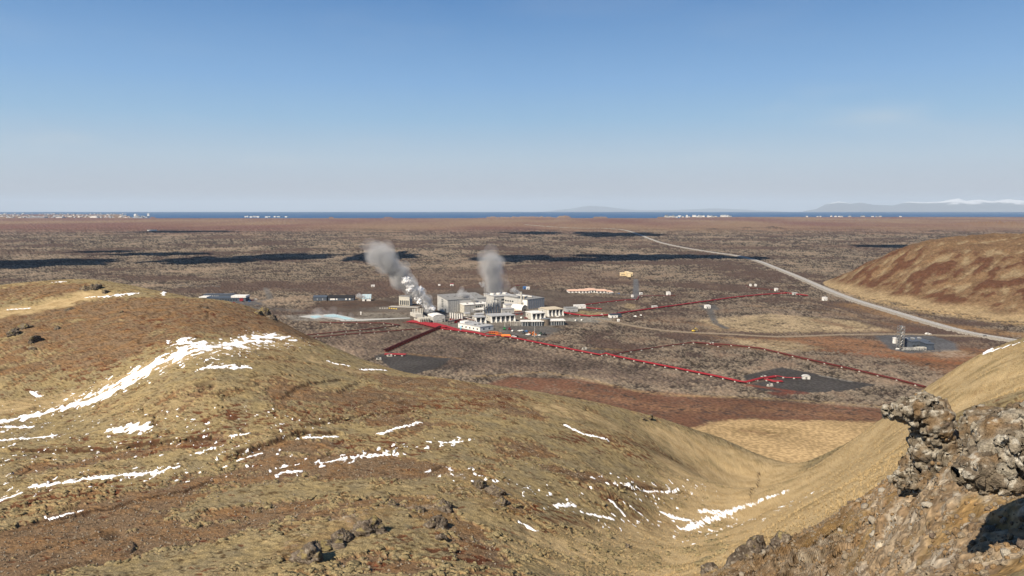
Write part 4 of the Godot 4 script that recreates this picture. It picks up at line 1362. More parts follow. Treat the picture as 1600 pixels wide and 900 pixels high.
	for k in 2:
		put("saddle", bx(Vector3(3 + k * 9, 0, -2), Vector3(4.4 + k * 9, 2.0, 2)), M.concrete, tank)
	var sheds := [[727, 496, 8, 7, 5, "beige shed among the pipes under the turbine hall", M.beige], [744, 497, 12, 8, 5, "grey shed with a flat roof left of the silver columns", M.clad], [784, 490, 20, 9, 6, "long grey shed at the foot of the silver columns", M.clad], [807, 492, 10, 6, 3.5, "red shed below the vaulted shed", M.red], [790, 485, 12, 10, 8, "white plant room right of the silver columns", M.white], [846, 488, 18, 10, 4.5, "low tan shed behind the tan-roofed hall", M.tanroof], [712, 505, 8, 5, 3, "small red pump shed beside the vessels", M.red]]
	for s in sheds:
		var t := block("plant_shed", s[5], "shed", s[0], s[1], 25, s[2], s[3], s[4], s[4] + 0.5, s[6], M.lightroof if s[6] != M.red else M.darkred, 0, "mono", 0.3)
		face_box(t, "door", M.dark, "front", s[2], s[3], s[2] * 0.3, s[2] * 0.3 + 1.6, 0, 2.6)
		face_box(t, "window", M.glass, "front", s[2], s[3], s[2] * 0.6, s[2] * 0.6 + 1.6, 1.2, 2.4)
	# pipe bridges through the works
	var bridges := [[[698, 499], [728, 499], [748, 499], [766, 498]], [[727, 501], [742, 505], [742, 509]], [[790, 495], [812, 493], [840, 489]], [[700, 507], [715, 504], [735, 500]]]
	for k in bridges.size():
		var t := thing("pipe_bridge", ["pipe bridge running along the foot of the turbine hall", "short pipe bridge behind the flat white building", "pipe bridge passing under the vaulted shed", "pipe bridge from the vessels towards the separators"][k], "pipe bridge")
		var w := []
		for p in bridges[k]:
			w.append(P(p[0], p[1]))
		for s in 3:
			var path := []
			for p in w:
				path.append(p + Vector3(0, 3.0 + s * 0.9, s * 1.0))
			var q := MB.new(); q.tube(path, 0.42, 6)
			put("pipe", q, [M.silver, M.red, M.offwhite][s], t)
		for i in w.size() - 1:
			for u in 3:
				var at: Vector3 = w[i].lerp(w[i + 1], u / 3.0)
				var o2 := put("trestle", bx(Vector3(-0.25, 0, -0.5), Vector3(0.25, 2.6, 2.6)), M.steel, t)
				o2.position = at
	# framed enclosure
	for k in 5:
		var t := thing("switchyard_frame", ["pale gantry frame nearest the yard masts", "pale gantry frame, second from the yard masts", "pale gantry frame in the middle of its row", "pale gantry frame, fourth from the yard masts", "pale gantry frame next to the smallest dark-fronted shed"][k], "gantry", P(801 + k * 2.6, 509.2), 1.2, "pale gantry frames")
		put("post", bx(Vector3(-0.2, 0, -3.2), Vector3(0.2, 5.4, -2.8)), M.offwhite, t)
		put("post", bx(Vector3(-0.2, 0, 2.8), Vector3(0.2, 5.4, 3.2)), M.offwhite, t)
		put("beam", bx(Vector3(-0.25, 5.4, -3.4), Vector3(0.25, 5.8, 3.4)), M.offwhite, t)

# ---------------------------------------------------------------- the spa, its ponds
func flat_sheet(pts: Array, y: float) -> MB:
	var poly := PackedVector2Array()
	for p in pts:
		var q := P(p[0], p[1])
		poly.append(Vector2(q.x, q.z))
	var b := MB.new()
	var tri := Geometry2D.triangulate_polygon(poly)
	for i in range(0, tri.size(), 3):
		var q := []
		for k in 3:
			q.append(Vector3(poly[tri[i + k]].x, y, poly[tri[i + k]].y))
		if (q[1] - q[0]).cross(q[2] - q[0]).y > 0:
			b.tri(q[0], q[1], q[2])
		else:
			b.tri(q[0], q[2], q[1])
	return b

func build_spa_and_ponds() -> void:
	struct("silica_bank", flat_sheet([[466, 495], [483, 492.5], [502, 491.5], [522, 490.5], [540, 494], [560, 499], [640, 496.5], [641, 497.5], [565, 501.5], [535, 502], [520, 498.5], [505, 497], [492, 499], [478, 496.5]], 0.25), M.silica)
	struct("pond_water", flat_sheet([[484, 494.5], [497, 493], [503, 495.5], [493, 498], [487, 496.5]], 0.5), M.pond)
	struct("pond_water", flat_sheet([[504, 494.5], [512, 492], [523, 491.5], [538, 495], [556, 499.5], [540, 500], [527, 496.5], [513, 496]], 0.5), M.pond)
	var n1 := block("dark_gabled_lodge", "dark lodge with a bluish gabled roof at the left end of the long lodge", "building", 489.5, 470, 3, 22, 15, 5.4, 0, M.slate, M.darkblue, 2.6, "gable")
	for k in 2:
		face_box(n1, "window", M.lightroof, "front", 22, 15, 6 + k * 9, 7 + k * 9, 0.8, 4.2)
	var n2 := block("long_dark_lodge", "long black-roofed lodge with pale windows in the lava", "building", 513, 469.8, 3, 42, 14, 4.6, 0, M.slate, M.black, 3.4, "gable")
	for p in [[3, 11], [12.5, 15], [28, 30.5], [34, 36.5]]:
		face_box(n2, "window", M.white, "front", 42, 14, p[0], p[1], 1.0, 3.6)
	var o := block("slanted_glass_building", "pale blue building with a slanted glass roof in steam", "building", 566, 470.5, 8, 14, 15, 4.0, 9.0, M.white, mat(Color(0.33, 0.43, 0.47), 0.25))
	face_box(o, "end_panel", M.slate, "right", 14, 15, 2, 13, 0.5, 4.5)
	face_box(o, "doorway", M.dark, "front", 14, 15, 4, 7, 0, 2.6)
	for k in 3:
		var r := put("glazing_bar", bx(Vector3(2.5 + k * 4.4, 4.7, -15), Vector3(2.9 + k * 4.4, 5.1, 0)), M.white, o)
		r.rotation.x = 0.322
		r.position = Vector3(0, 0.1, 0)
	var bl := block("spa_building", "long dark spa building with white roof ends and a red panel, beyond the knoll", "building", 312, 471, 0, 76, 18, 5.6, 5.6, M.slate, M.darkblue)
	put("white_roof", bx(Vector3(-0.7, 6.25, -18.6), Vector3(12, 7.6, 0.8)), M.white, bl)
	put("white_roof", bx(Vector3(52, 6.25, -18.6), Vector3(76.6, 9.4, 0.8)), M.white, bl)
	face_box(bl, "red_panel", M.red, "front", 76, 18, 66, 72, 0.5, 5.0, 0.4)
	for k in 14:
		face_box(bl, "window", M.glass, "front", 76, 18, 2 + k * 4.4, 5 + k * 4.4, 1, 4)
	var bl2 := block("spa_annex", "dark low annex behind the spa building", "building", 318, 465, 0, 50, 14, 5, 5, M.slate, M.slate)
	for k in 8:
		face_box(bl2, "window", M.lightroof, "front", 50, 14, 2 + k * 3.2, 3.2 + k * 3.2, 1, 4)
	# parked cars
	var cars := [[336, 472.5, M.white, "white car at the left end of the spa car park"], [344, 472.8, M.white, "white car second in the spa car park row"], [351, 472, M.white, "large white van in front of the spa"], [356, 473, M.black, "black car by the white van at the spa"], [371, 472, M.steel, "grey car below the red spa panel"], [376, 470.5, M.white, "white car right of the spa's end wall"], [380, 471.5, M.black, "black car in the middle of the car park"], [383, 469.5, M.white, "tall white bus-like van in the car park"], [388, 468.6, M.white, "white coach parked behind the cars"], [390, 471.5, M.blue, "blue car near the car park exit"], [394, 469.8, M.red, "red car near the car park exit"], [400, 468.2, M.white, "white car alone beside the access road"], [366, 473.4, M.red, "red car at the front of the car park"], [361, 472.8, M.steel, "grey car beside the black car at the spa"]]
	for c in cars:
		car(c[0], c[1], c[2], c[3], 1.35 if "van" in c[3] or "coach" in c[3] else 1.0)

var car_proto := {}

func car(px: float, py: float, paint: Material, label: String, big := 1.0, turn := 0.4) -> void:
	var at := P(px, py, 0.0)
	at.y = 0.15
	if car_proto.has(paint):
		var c := dup(car_proto[paint], at, turn, label)
		c.scale = Vector3.ONE * big
		return
	var t := thing("parked_car", label, "car", at, turn, "cars and vans about the works and spa")
	car_proto[paint] = t
	var b := MB.new()
	b.prism([Vector2(-2.2, 0.35), Vector2(2.2, 0.35), Vector2(2.2, 0.85), Vector2(1.3, 1.0), Vector2(-2.1, 1.05), Vector2(-2.2, 0.9)], -0.9, 0.9)
	b.prism([Vector2(-1.9, 1.05), Vector2(1.2, 1.0), Vector2(0.5, 1.55), Vector2(-1.5, 1.6)], -0.8, 0.8)
	put("body", b, paint, t)
	put("windows", bx(Vector3(-1.5, 1.12, -0.83), Vector3(0.6, 1.45, 0.83)), M.glass, t)
	for x in [-1.35, 1.35]:
		for z in [-0.85, 0.85]:
			var q := MB.new(); q.cyl(Vector3(x, 0.33, z - 0.1), Vector3(x, 0.33, z + 0.1), 0.33, 0.33, 10); put("wheel", q, M.black, t)
	t.scale = Vector3.ONE * big

# ---------------------------------------------------------------- buildings round about
func build_outlying_buildings() -> void:
	# long low building with salmon roofs
	var s := thing("salmon_roofed_lodge", "long low lodge with salmon roofs and white walls beyond the works", "building", P(889, 458), deg_to_rad(4))
	var wings := [[0, 4, 22, 26, 4.0], [18, -2, 20, 30, 4.8], [35, 2, 18, 34, 5.6], [50, -4, 22, 30, 4.6], [68, -8, 12, 18, 3.4]]
	for w in wings:
		put("wall", bx(Vector3(w[0], 0, -w[1] - w[3]), Vector3(w[0] + w[2], w[4] - 1.0, -w[1])), M.white, s)
		var b := MB.new()
		var x0: float = w[0] - 0.8; var x1: float = w[0] + w[2] + 0.8; var z0: float = -w[1] - w[3] - 0.8; var z1: float = -w[1] + 0.8; var y: float = w[4] - 0.98; var up := 2.4
		var ra := Vector3(x0 + 6, y + up, (z0 + z1) * 0.5); var rb := Vector3(x1 - 6, y + up, (z0 + z1) * 0.5)
		b.quad(Vector3(x0, y, z1), Vector3(x1, y, z1), rb, ra); b.quad(Vector3(x1, y, z0), Vector3(x0, y, z0), ra, rb)
		b.tri(Vector3(x1, y, z1), Vector3(x1, y, z0), rb); b.tri(Vector3(x0, y, z0), Vector3(x0, y, z1), ra)
		put("roof", b, M.salmon, s)
		for k in 3:
			put("window", bx(Vector3(w[0] + 2 + k * w[2] * 0.3, 0.7, -w[1] - 0.1), Vector3(w[0] + 2 + k * w[2] * 0.3 + w[2] * 0.16, w[4] - 1.5, -w[1] + 0.15)), M.dark, s)
	# yellow cross-shaped house
	var y := thing("yellow_house", "yellow cross-shaped house standing alone above the dark strip", "building", P(969.5, 431), 0.0)
	put("wall", bx(Vector3(0, 0, -12), Vector3(28, 6.5, 0)), M.cream, y)
	put("wing", bx(Vector3(12, 0, -16), Vector3(19, 8.5, 30)), M.cream, y)
	put("roof", bx(Vector3(-0.5, 6.5, -12.5), Vector3(28.5, 7.2, 0.5)), M.cream, y)
	put("wing_roof", bx(Vector3(11.5, 8.5, -16.5), Vector3(19.5, 9.3, 30.5)), M.cream, y)
	for k in 4:
		put("window", bx(Vector3(2 + k * 2.4, 1.5, -0.1), Vector3(3.6 + k * 2.4, 4.2, 0.15)), M.brown, y)
		put("window", bx(Vector3(20.2 + k * 1.9, 1.5, -0.1), Vector3(21.4 + k * 1.9, 4.2, 0.15)), M.brown, y)
	# sheds by the right-hand pipes
	var list := [[885, 487.5, 18, 14, 5, M.lightroof, M.greyroof, "grey-roofed pump house at the right end of the works"], [898, 482.5, 18, 7, 4.5, M.white, M.white, "long white shed behind the grey-roofed pump house"],
		[954, 497, 11, 9, 4, M.white, M.dark, "white hut with a dark side at the start of the gravel track"], [966, 495.5, 5, 6, 3.5, M.slate, M.dark, "small dark hut beside the white hut on the track"],
		[1043, 462, 6, 6, 5.5, M.white, M.white, "white cube hut at the end of the short red pipe"], [1103, 482, 8, 6, 4, M.white, M.white, "white hut on the dark pad beside its track"],
		[1287, 470, 7, 5, 5, M.white, M.white, "white hut next to the main road's bend"], [1020, 482.5, 8, 5, 3.4, M.clad, M.clad, "grey hut straddling the long right-hand pipe"],
		[965, 502.5, 3, 2.2, 2, M.white, M.white, "tiny white box beside the gravel track"], [987, 464.5, 3.5, 3, 3, M.white, M.white, "tiny white box at the foot of the dark strip"], [1000, 460.5, 5, 3, 2.6, M.white, M.white, "small white hut right of the dark strip"],
		[818, 452, 7, 5, 4, M.blue, M.blue, "blue container behind the turbine halls"], [823, 452.5, 6, 4, 4, M.white, M.white, "white container next to the blue container"], [806, 449, 8, 4, 3, M.brown, M.darkred, "brown hut left of the blue container"],
		[580, 448.5, 7, 4, 3, M.white, M.white, "lone white hut in the lava left of the plume"], [704, 447, 6, 5, 4, M.white, M.red, "white hut with a red end behind the plume"], [685, 446.5, 4, 3, 2, M.white, M.white, "tiny white hut left of the red-ended hut"],
		[1172, 447.5, 3.5, 3, 3.5, M.white, M.white, "small white well hut, left of a pair far along the pipe"], [1180, 447.5, 3.5, 3, 3.5, M.white, M.white, "small white well hut, right of a pair far along the pipe"], [1212, 455, 5, 5, 4.5, M.white, M.white, "white well hut where the far pipe forks"], [1240, 461, 8, 5, 3, M.clad, M.clad, "grey hut at the far end of the right-hand pipe"],
		[1398, 537, 3.5, 3.5, 5.5, M.white, M.white, "tall white box left of the lattice tower"], [563, 492, 1.6, 1.6, 3.2, M.white, M.white, "white post-like box beside the ponds"], [230, 361, 60, 20, 8, M.white, M.lightroof, "far white building on the heath below the left town"]]
	for e in list:
		var t := block("hut", e[7], "hut", e[0], e[1], 14, e[2], e[3], e[4], e[4] + 0.4, e[5], e[6], 0, "mono", 0.25)
		if e[2] > 4.5:
			face_box(t, "door", M.dark, "front", e[2], e[3], e[2] * 0.2, e[2] * 0.2 + 1.3, 0, 2.3)
			face_box(t, "window", M.glass, "front", e[2], e[3], e[2] * 0.6, e[2] * 0.6 + 1.2, 1.1, 2.2)
	# rounded silver well house on the black pad
	var w := block("silver_well_house", "rounded silver well house on the black gravel pad", "well house", 1254, 592.5, 20, 6.5, 3.6, 2.2, 0, M.silver, M.silver, 1.2, "barrel")
	w.rotation.y = -0.15
	put("end_door", bx(Vector3(2.4, 0, -0.1), Vector3(4.0, 2.1, 0.12)), M.steel, w)
	# wellheads
	for e in [[1203, 603.5, "pale wellhead skid on the red soil of the black pad"], [1193, 590.5, "grey wellhead at the pipe junction on the black pad"], [609, 557, "white wellhead skid on the left black pad"], [592, 562, "white wellhead skid half hidden by the hill crest"], [913, 546, "pale wellhead on the small grey pad"], [1112, 538, "grey wellhead at the end of the middle branch pipe"], [835, 524.5, "small orange drill skid in the machine yard"]]:
		var t := thing("wellhead", e[2], "wellhead", P(e[0], e[1]), 0.3, "wellheads at the ends of the pipes")
		var m: Material = M.orange if "orange" in e[2] else M.offwhite
		put("skid", bx(Vector3(-2.6, 0, -1.2), Vector3(2.6, 0.6, 1.2)), M.concrete, t)
		var q := MB.new(); q.cyl(Vector3(-0.6, 0.6, 0), Vector3(-0.6, 3.2, 0), 0.45, 0.35, 8); q.cyl(Vector3(-1.2, 2.2, 0), Vector3(0.2, 2.2, 0), 0.3, 0.3, 8); put("valve_tree", q, M.steel, t)
		put("silencer", bx(Vector3(0.7, 0.6, -0.9), Vector3(2.3, 2.2, 0.9)), m, t)
		put("cabinet", bx(Vector3(-2.4, 0.6, -0.9), Vector3(-1.5, 1.8, 0.9)), m, t)

# ---------------------------------------------------------------- the small chemical works by the road
func build_synthesis_plant() -> void:
	var at := P(1405, 546)
	var t := thing("lattice_tower", "tall grey lattice tower with columns inside, beside the dark sheds", "tower", at + Vector3(4, 0, -6), 0.3)
	var h := 23.5
	for s in [[-2.6, -2.6], [2.6, -2.6], [2.6, 2.6], [-2.6, 2.6]]:
		put("leg", bx(Vector3(s[0] - 0.22, 0, s[1] - 0.22), Vector3(s[0] + 0.22, h, s[1] + 0.22)), M.steel, t)
	for k in 7:
		var y := 3.4 + k * 3.5
		put("landing", bx(Vector3(-2.9, y, -2.9), Vector3(2.9, y + 0.22, 2.9)), M.steel, t)
		for s in [0, 1, 2, 3]:
			var c0 := Vector3(-2.6, y - 3.3, 2.6).rotated(Vector3.UP, s * PI / 2); var c1 := Vector3(2.6, y, 2.6).rotated(Vector3.UP, s * PI / 2)
			var q := MB.new(); q.cyl(c0, c1, 0.12, 0.12, 5); put("brace", q, M.silver, t)
	for s in [[-1.0, 0.4, 24.5], [1.1, -0.3, 25.5]]:
		var q := MB.new(); q.cyl(Vector3(s[0], 0, s[1]), Vector3(s[0], s[2], s[1]), 0.7, 0.6, 10); put("column", q, M.steel, t)
	for k in 8:
		var q := MB.new(); q.cyl(Vector3(-2.4, 1.5 + k * 3, 2.9), Vector3(-1.8 + (k % 3), 3.5 + k * 3, 2.9), 0.3, 0.3, 6); put("pipe", q, M.brown if k % 3 == 0 else M.silver, t)
	var a := block("dark_process_shed", "dark blue-grey process shed with a stepped roof beside the lattice tower", "building", 1424, 544, 8, 22, 20, 7.0, 7.6, M.slate, M.slate)
	for k in 5:
		put("roof_unit", bx(Vector3(2 + k * 4, 7.6, -16 + (k % 2) * 5), Vector3(4.4 + k * 4, 9.0, -12 + (k % 2) * 5)), M.steel if k % 2 else M.lightroof, a)
	for k in 4:
		face_box(a, "opening", M.dark, "front", 22, 20, 1.5 + k * 4.6, 4.6 + k * 4.6, 0.4, 3.6)
	var b := block("dark_gabled_shed", "dark gabled shed at the right end of the small works", "building", 1448, 547, 4, 8, 14, 6.5, 6.8, M.darkblue, M.slate)
	face_box(b, "door", M.slate, "front", 8, 14, 2, 5, 0, 4.0)
	var r := thing("pipe_rack", "low rack of beige pipework in front of the dark process shed", "pipe rack", P(1410, 548.5), 0.05)
	for k in 10:
		put("post", bx(Vector3(k * 2.6, 0, -0.15), Vector3(k * 2.6 + 0.3, 4.6 - (k % 3), 0.15)), M.steel, r)
		put("vessel", bx(Vector3(k * 2.6 + 0.6, 0.2, -2.4), Vector3(k * 2.6 + 1.8, 1.6 + (k * 7 % 4) * 0.7, -1.0)), [M.offwhite, M.steel, M.silver][k % 3], r)
	for k in 4:
		var q := MB.new(); q.tube([Vector3(0, 1.2 + k * 0.9, 0), Vector3(13, 1.2 + k * 0.9, 0), Vector3(25 - k * 3, 1.0 + k * 0.8, -0.6)], 0.2, 6); put("pipe", q, M.offwhite if k % 2 else M.silver, r)
	var lg := block("low_white_shed", "low pale shed with dark openings below the dark gabled shed", "shed", 1434, 548, 4, 9.5, 4, 2.8, 3.0, M.offwhite, M.beige, 0, "mono", 0.2)
	for k in 3:
		face_box(lg, "opening", M.dark, "front", 9.5, 4, 0.8 + k * 3, 2.8 + k * 3, 0.6, 2.0)
	var sk := thing("white_tank_skid", "white skid with a small tank at the left foot of the lattice tower", "tank", P(1401.5, 547), 0.0)
	put("skid", bx(Vector3(-1.5, 0, -1), Vector3(2.5, 0.5, 1)), M.steel, sk)
	var qq := MB.new(); qq.cyl(Vector3(-1.2, 1.3, 0), Vector3(2.0, 1.3, 0), 0.8, 0.8, 12); put("shell", qq, M.white, sk)

# ---------------------------------------------------------------- red pipelines
func pipe_routes() -> Array:
	var bare := Color(0.115, 0.085, 0.066)
	return [
		{"label": "long bright red double pipeline on white blocks running right from the works", "path": [[690, 515], [715, 518], [745, 522], [762, 527], [780, 525.5], [800, 529], [830, 535], [860, 541], [900, 549], [938, 556.5], [946, 554], [960, 558], [1000, 566], [1040, 574], [1080, 582], [1120, 590], [1155, 598], [1165, 599.5], [1190, 593], [1212, 591]], "n": 2, "gap": 1.9, "r": 0.62, "y": 1.5, "strip": 4.5, "ground": bare, "m": "red", "every": 13.0},
		{"label": "broad fan of bright red pipes beside the silver hall", "path": [[640, 503.5], [655, 505], [668, 508], [680, 511], [692, 514]], "n": 6, "gap": 2.3, "r": 0.75, "y": 1.6, "strip": 10.0, "ground": Color(0.15, 0.06, 0.05), "m": "red", "every": 16.0},
		{"label": "red pipes fanning under the silver hall towards the works", "path": [[664, 506.5], [680, 507], [695, 511], [712, 516]], "n": 3, "gap": 2.2, "r": 0.7, "y": 1.5, "strip": 6.0, "ground": Color(0.15, 0.06, 0.05), "m": "red", "every": 16.0},
		{"label": "dark red pipeline on a raised trestle going down to the left black pad", "path": [[688, 513], [660, 525], [630, 538], [601, 551]], "n": 2, "gap": 1.8, "r": 0.6, "y": 3.0, "strip": 4.5, "ground": Color(0.19, 0.15, 0.11), "m": "darkred", "every": 7.0},
		{"label": "faded red pipeline reaching left, upper of two", "path": [[470, 526], [520, 521], [580, 515.5], [625, 509.5], [600, 506], [560, 506], [500, 505]], "n": 1, "gap": 1.0, "r": 0.6, "y": 1.3, "strip": 3.5, "ground": bare, "m": "darkred", "every": 18.0},
		{"label": "faded red pipeline reaching left, lower of two", "path": [[490, 529], [540, 524], [600, 519.5], [660, 515]], "n": 1, "gap": 1.0, "r": 0.6, "y": 1.3, "strip": 3.5, "ground": bare, "m": "darkred", "every": 18.0},
		{"label": "red double pipeline climbing right behind the gravel track", "path": [[965, 491], [990, 487.5], [1015, 484], [1045, 480], [1073, 476], [1110, 471], [1145, 466], [1190, 461.5], [1229, 459], [1262, 463]], "n": 2, "gap": 2.2, "r": 0.8, "y": 1.6, "strip": 5.0, "ground": bare, "m": "red", "every": 22.0},
		{"label": "red pipeline from the tan-roofed hall to the huts", "path": [[878, 489], [895, 492], [920, 495], [948, 493.5], [962, 491.5]], "n": 3, "gap": 2.0, "r": 0.7, "y": 1.4, "strip": 5.0, "ground": bare, "m": "red", "every": 18.0},
		{"label": "thin red pipeline from the white shed to the dark strip", "path": [[908, 478], [940, 474], [970, 470.5], [996, 469], [998, 464]], "n": 1, "gap": 1, "r": 0.7, "y": 1.4, "strip": 4.0, "ground": bare, "m": "red", "every": 20.0},
		{"label": "short red pipe leading to the white cube hut", "path": [[1000, 463.5], [1030, 463], [1055, 463]], "n": 1, "gap": 1, "r": 0.6, "y": 1.3, "strip": 4.0, "ground": bare, "m": "darkred", "every": 20.0},
		{"label": "short red spur beside the long white shed", "path": [[905, 479], [920, 482.5], [940, 484]], "n": 2, "gap": 2, "r": 0.6, "y": 1.4, "strip": 4.0, "ground": bare, "m": "red", "every": 20.0},
		{"label": "red branch at the far fork of the pipeline", "path": [[1232, 460], [1222, 456], [1210, 454], [1172, 451], [1165, 447]], "n": 1, "gap": 1, "r": 0.7, "y": 1.4, "strip": 4.0, "ground": bare, "m": "darkred", "every": 24.0},
		{"label": "dull red branch pipeline crossing the lava to the middle well", "path": [[951, 557], [975, 552], [1007, 547], [1045, 541.5], [1082, 536.5], [1105, 538.5], [1127, 543]], "n": 1, "gap": 1, "r": 0.55, "y": 1.3, "strip": 3.5, "ground": bare, "m": "darkred", "every": 16.0},
		{"label": "dull red double pipeline running down to the right behind the rocks", "path": [[1082, 536], [1140, 540], [1187, 545], [1255, 561], [1330, 577.5], [1400, 594], [1445, 606]], "n": 2, "gap": 2.2, "r": 0.5, "y": 1.0, "strip": 5.0, "ground": Color(0.15, 0.085, 0.058), "m": "darkred", "every": 20.0},
		{"label": "short red pipe from the pad junction to the silver well house", "path": [[1196, 591], [1212, 588.5], [1228, 591.5], [1252, 592]], "n": 1, "gap": 1, "r": 0.42, "y": 1.0, "strip": 1.5, "ground": Color(0.062, 0.058, 0.056), "m": "red", "every": 9.0},
		{"label": "cluster of red pipes at the black pad wellheads", "path": [[1196, 594], [1210, 597.5], [1222, 597]], "n": 3, "gap": 1.6, "r": 0.5, "y": 1.0, "strip": 1.5, "ground": Color(0.1, 0.06, 0.055), "m": "red", "every": 9.0},
		{"label": "pink pipe manifold on the left black pad", "path": [[601, 555.5], [620, 555.5], [634, 556]], "n": 3, "gap": 2.4, "r": 0.42, "y": 1.6, "strip": 2.0, "ground": Color(0.07, 0.06, 0.058), "m": "red", "every": 8.0},
		{"label": "red pipes crossing in front of the flat white building", "path": [[712, 516], [735, 519.5], [757, 523.5], [765, 521], [778, 521.5]], "n": 2, "gap": 1.8, "r": 0.6, "y": 1.5, "strip": 4.0, "ground": bare, "m": "red", "every": 14.0}]

func build_pipelines() -> void:
	var block_mesh := bx(Vector3(-0.7, 0, -1.0), Vector3(0.7, 1.0, 1.0)).mesh()
	var post_mesh := bx(Vector3(-0.3, 0, -1.4), Vector3(0.3, 2.6, 1.4)).mesh()
	for r in pipe_routes():
		var w := []
		for p in r.path:
			w.append(P(p[0], p[1]))
		var t := thing("pipeline", r.label, "pipeline", w[0], 0.0, "")
		for k in r.n:
			var path := []
			for i in w.size():
				var d: Vector3 = (w[mini(i + 1, w.size() - 1)] - w[maxi(i - 1, 0)]).normalized()
				path.append(w[i] - w[0] + Vector3(-d.z, 0, d.x) * (k - (r.n - 1) * 0.5) * r.gap + Vector3(0, r.y, 0))
			var b := MB.new()
			b.tube(path, r.r, 8)
			put("pipe", b, M[r.m], t)
		# blocks that carry it
		var left := 3.0
		for i in w.size() - 1:
			var seg: Vector3 = w[i + 1] - w[i]
			var len := seg.length()
			while left < len:
				var o := put("support", post_mesh if r.y > 2.0 else block_mesh, M.darkred if r.y > 2.0 else M.offwhite, t)
				var d := seg / len
				o.position = w[i] - w[0] + d * left
				o.rotation.y = atan2(-d.z, d.x)
				o.scale.z = 1.0 + (r.n - 1) * 0.7
				left += r.every
			left -= len

# ---------------------------------------------------------------- vehicles and machines
func build_machines() -> void:
	var ex := thing("excavator", "yellow excavator standing on the gravel track", "excavator", P(1084, 518.5), 0.5)
	for z in [-1.2, 1.2]:
		put("track", bx(Vector3(-2.0, 0, z - 0.35), Vector3(2.0, 0.9, z + 0.35)), M.black, ex)
	put("body", bx(Vector3(-2.1, 1.0, -1.3), Vector3(1.2, 2.3, 1.3)), M.yellow, ex)
	put("cab", bx(Vector3(0.0, 2.3, 0.1), Vector3(1.3, 3.4, 1.3)), M.glass, ex)
	var q := MB.new(); q.tube([Vector3(1.0, 1.9, -0.4), Vector3(3.2, 4.6, -0.4), Vector3(5.4, 3.6, -0.4), Vector3(5.9, 1.2, -0.4)], 0.3, 6); put("boom", q, M.yellow, ex)
	q = MB.new(); q.prism([Vector2(5.2, 0.3), Vector2(6.3, 0.2), Vector2(6.4, 1.3), Vector2(5.6, 1.4)], -1.0, 0.2); put("bucket", q, M.steel, ex)
	car(1540, 527, M.black, "black car driving on the main road", 1.3, -0.25)
	car(1450, 523.2, M.white, "white van on the gravel track behind the dark sheds", 1.5, 0.0)
	car(817, 398 + 3, M.white, "white car far away on the main road", 1.0, 0.0)
	# machine yard in front of the works
	var tank := thing("orange_tank", "bright orange rounded tank lying beside the red pipeline", "tank", P(791, 527), -0.1)
	q = MB.new(); q.cyl(Vector3(-5.0, 1.9, 0), Vector3(4.2, 1.9, 0), 1.7, 1.7, 14); q.cyl(Vector3(4.2, 1.9, 0), Vector3(5.4, 1.9, 0), 1.7, 0.7, 14); q.cyl(Vector3(-6.0, 1.9, 0), Vector3(-5.0, 1.9, 0), 0.8, 1.7, 14); put("shell", q, M.orange, tank)
	for x in [-3.2, 2.8]:
		put("saddle", bx(Vector3(x, 0, -1.3), Vector3(x + 0.8, 0.9, 1.3)), M.steel, tank)
	for e in [[771, 522, 5.5, "orange lattice trailer at the left of the machine yard", M.orange], [779, 524, 3.5, "small orange lattice trailer left of the orange tank", M.orange]]:
		var t := thing("lattice_trailer", e[3], "trailer", P(e[0], e[1]), -0.15, "orange trailers in the machine yard")
		put("deck", bx(Vector3(-e[2], 0.8, -1.2), Vector3(e[2], 1.1, 1.2)), e[4], t)
		for k in 5:
			put("post", bx(Vector3(-e[2] + k * e[2] * 0.49, 1.1, -1.2), Vector3(-e[2] + k * e[2] * 0.49 + 0.25, 3.0, -0.9)), e[4], t)
		q = MB.new(); q.cyl(Vector3(-e[2], 3.0, -1), Vector3(e[2], 3.0, -1), 0.18, 0.18, 6); put("rail", q, e[4], t)
		for k in 2:
			q = MB.new(); q.cyl(Vector3(-e[2] * 0.6 + k * e[2] * 1.2, 0.5, -1.3), Vector3(-e[2] * 0.6 + k * e[2] * 1.2, 0.5, 1.3), 0.5, 0.5, 10); put("wheel", q, M.black, t)
	for e in [[788, 515, "green loader in the machine yard", M.green], [796, 515.5, "red loader next to the green loader", M.red], [828, 523, "orange loader near the white lamp mast", M.orange], [834, 522, "second orange loader, right beside the white lamp mast", M.orange], [720, 517.5, "light blue compact loader behind the red pipes", M.lightblue], [652, 486, "orange digger left of the cooling unit", M.orange], [645, 486.5, "dark digger beside the orange digger", M.slate], [818, 521, "dark grey loader in the middle of the machine yard", M.slate], [851, 524, "black roller at the right of the machine yard", M.black], [845, 523, "dark green roller beside the black roller", mat(Color(0.04, 0.07, 0.05), 0.6)]]:
		var t := thing("loader", e[2], "loader", P(e[0], e[1]), 0.3 + e[0] * 0.01, "machines in the yard")
		put("body", bx(Vector3(-1.9, 0.8, -1.0), Vector3(1.5, 2.0, 1.0)), e[3], t)
		put("cab", bx(Vector3(-0.7, 2.0, -0.8), Vector3(0.7, 3.2, 0.8)), M.glass, t)
		put("cab_roof", bx(Vector3(-0.85, 3.2, -0.95), Vector3(0.85, 3.4, 0.95)), e[3], t)
		q = MB.new(); q.tube([Vector3(0.8, 1.8, 0), Vector3(2.2, 2.0, 0), Vector3(3.0, 0.7, 0)], 0.25, 6); put("arm", q, e[3], t)
		q = MB.new(); q.prism([Vector2(2.6, 0.15), Vector2(3.7, 0.1), Vector2(3.3, 1.1), Vector2(2.8, 1.1)], -1.2, 1.2); put("bucket", q, M.steel, t)
		for x in [-1.3, 1.2]:
			for z in [-1.0, 1.0]:
				q = MB.new(); q.cyl(Vector3(x, 0.65, z - 0.2), Vector3(x, 0.65, z + 0.2), 0.65, 0.65, 10); put("wheel", q, M.black, t)
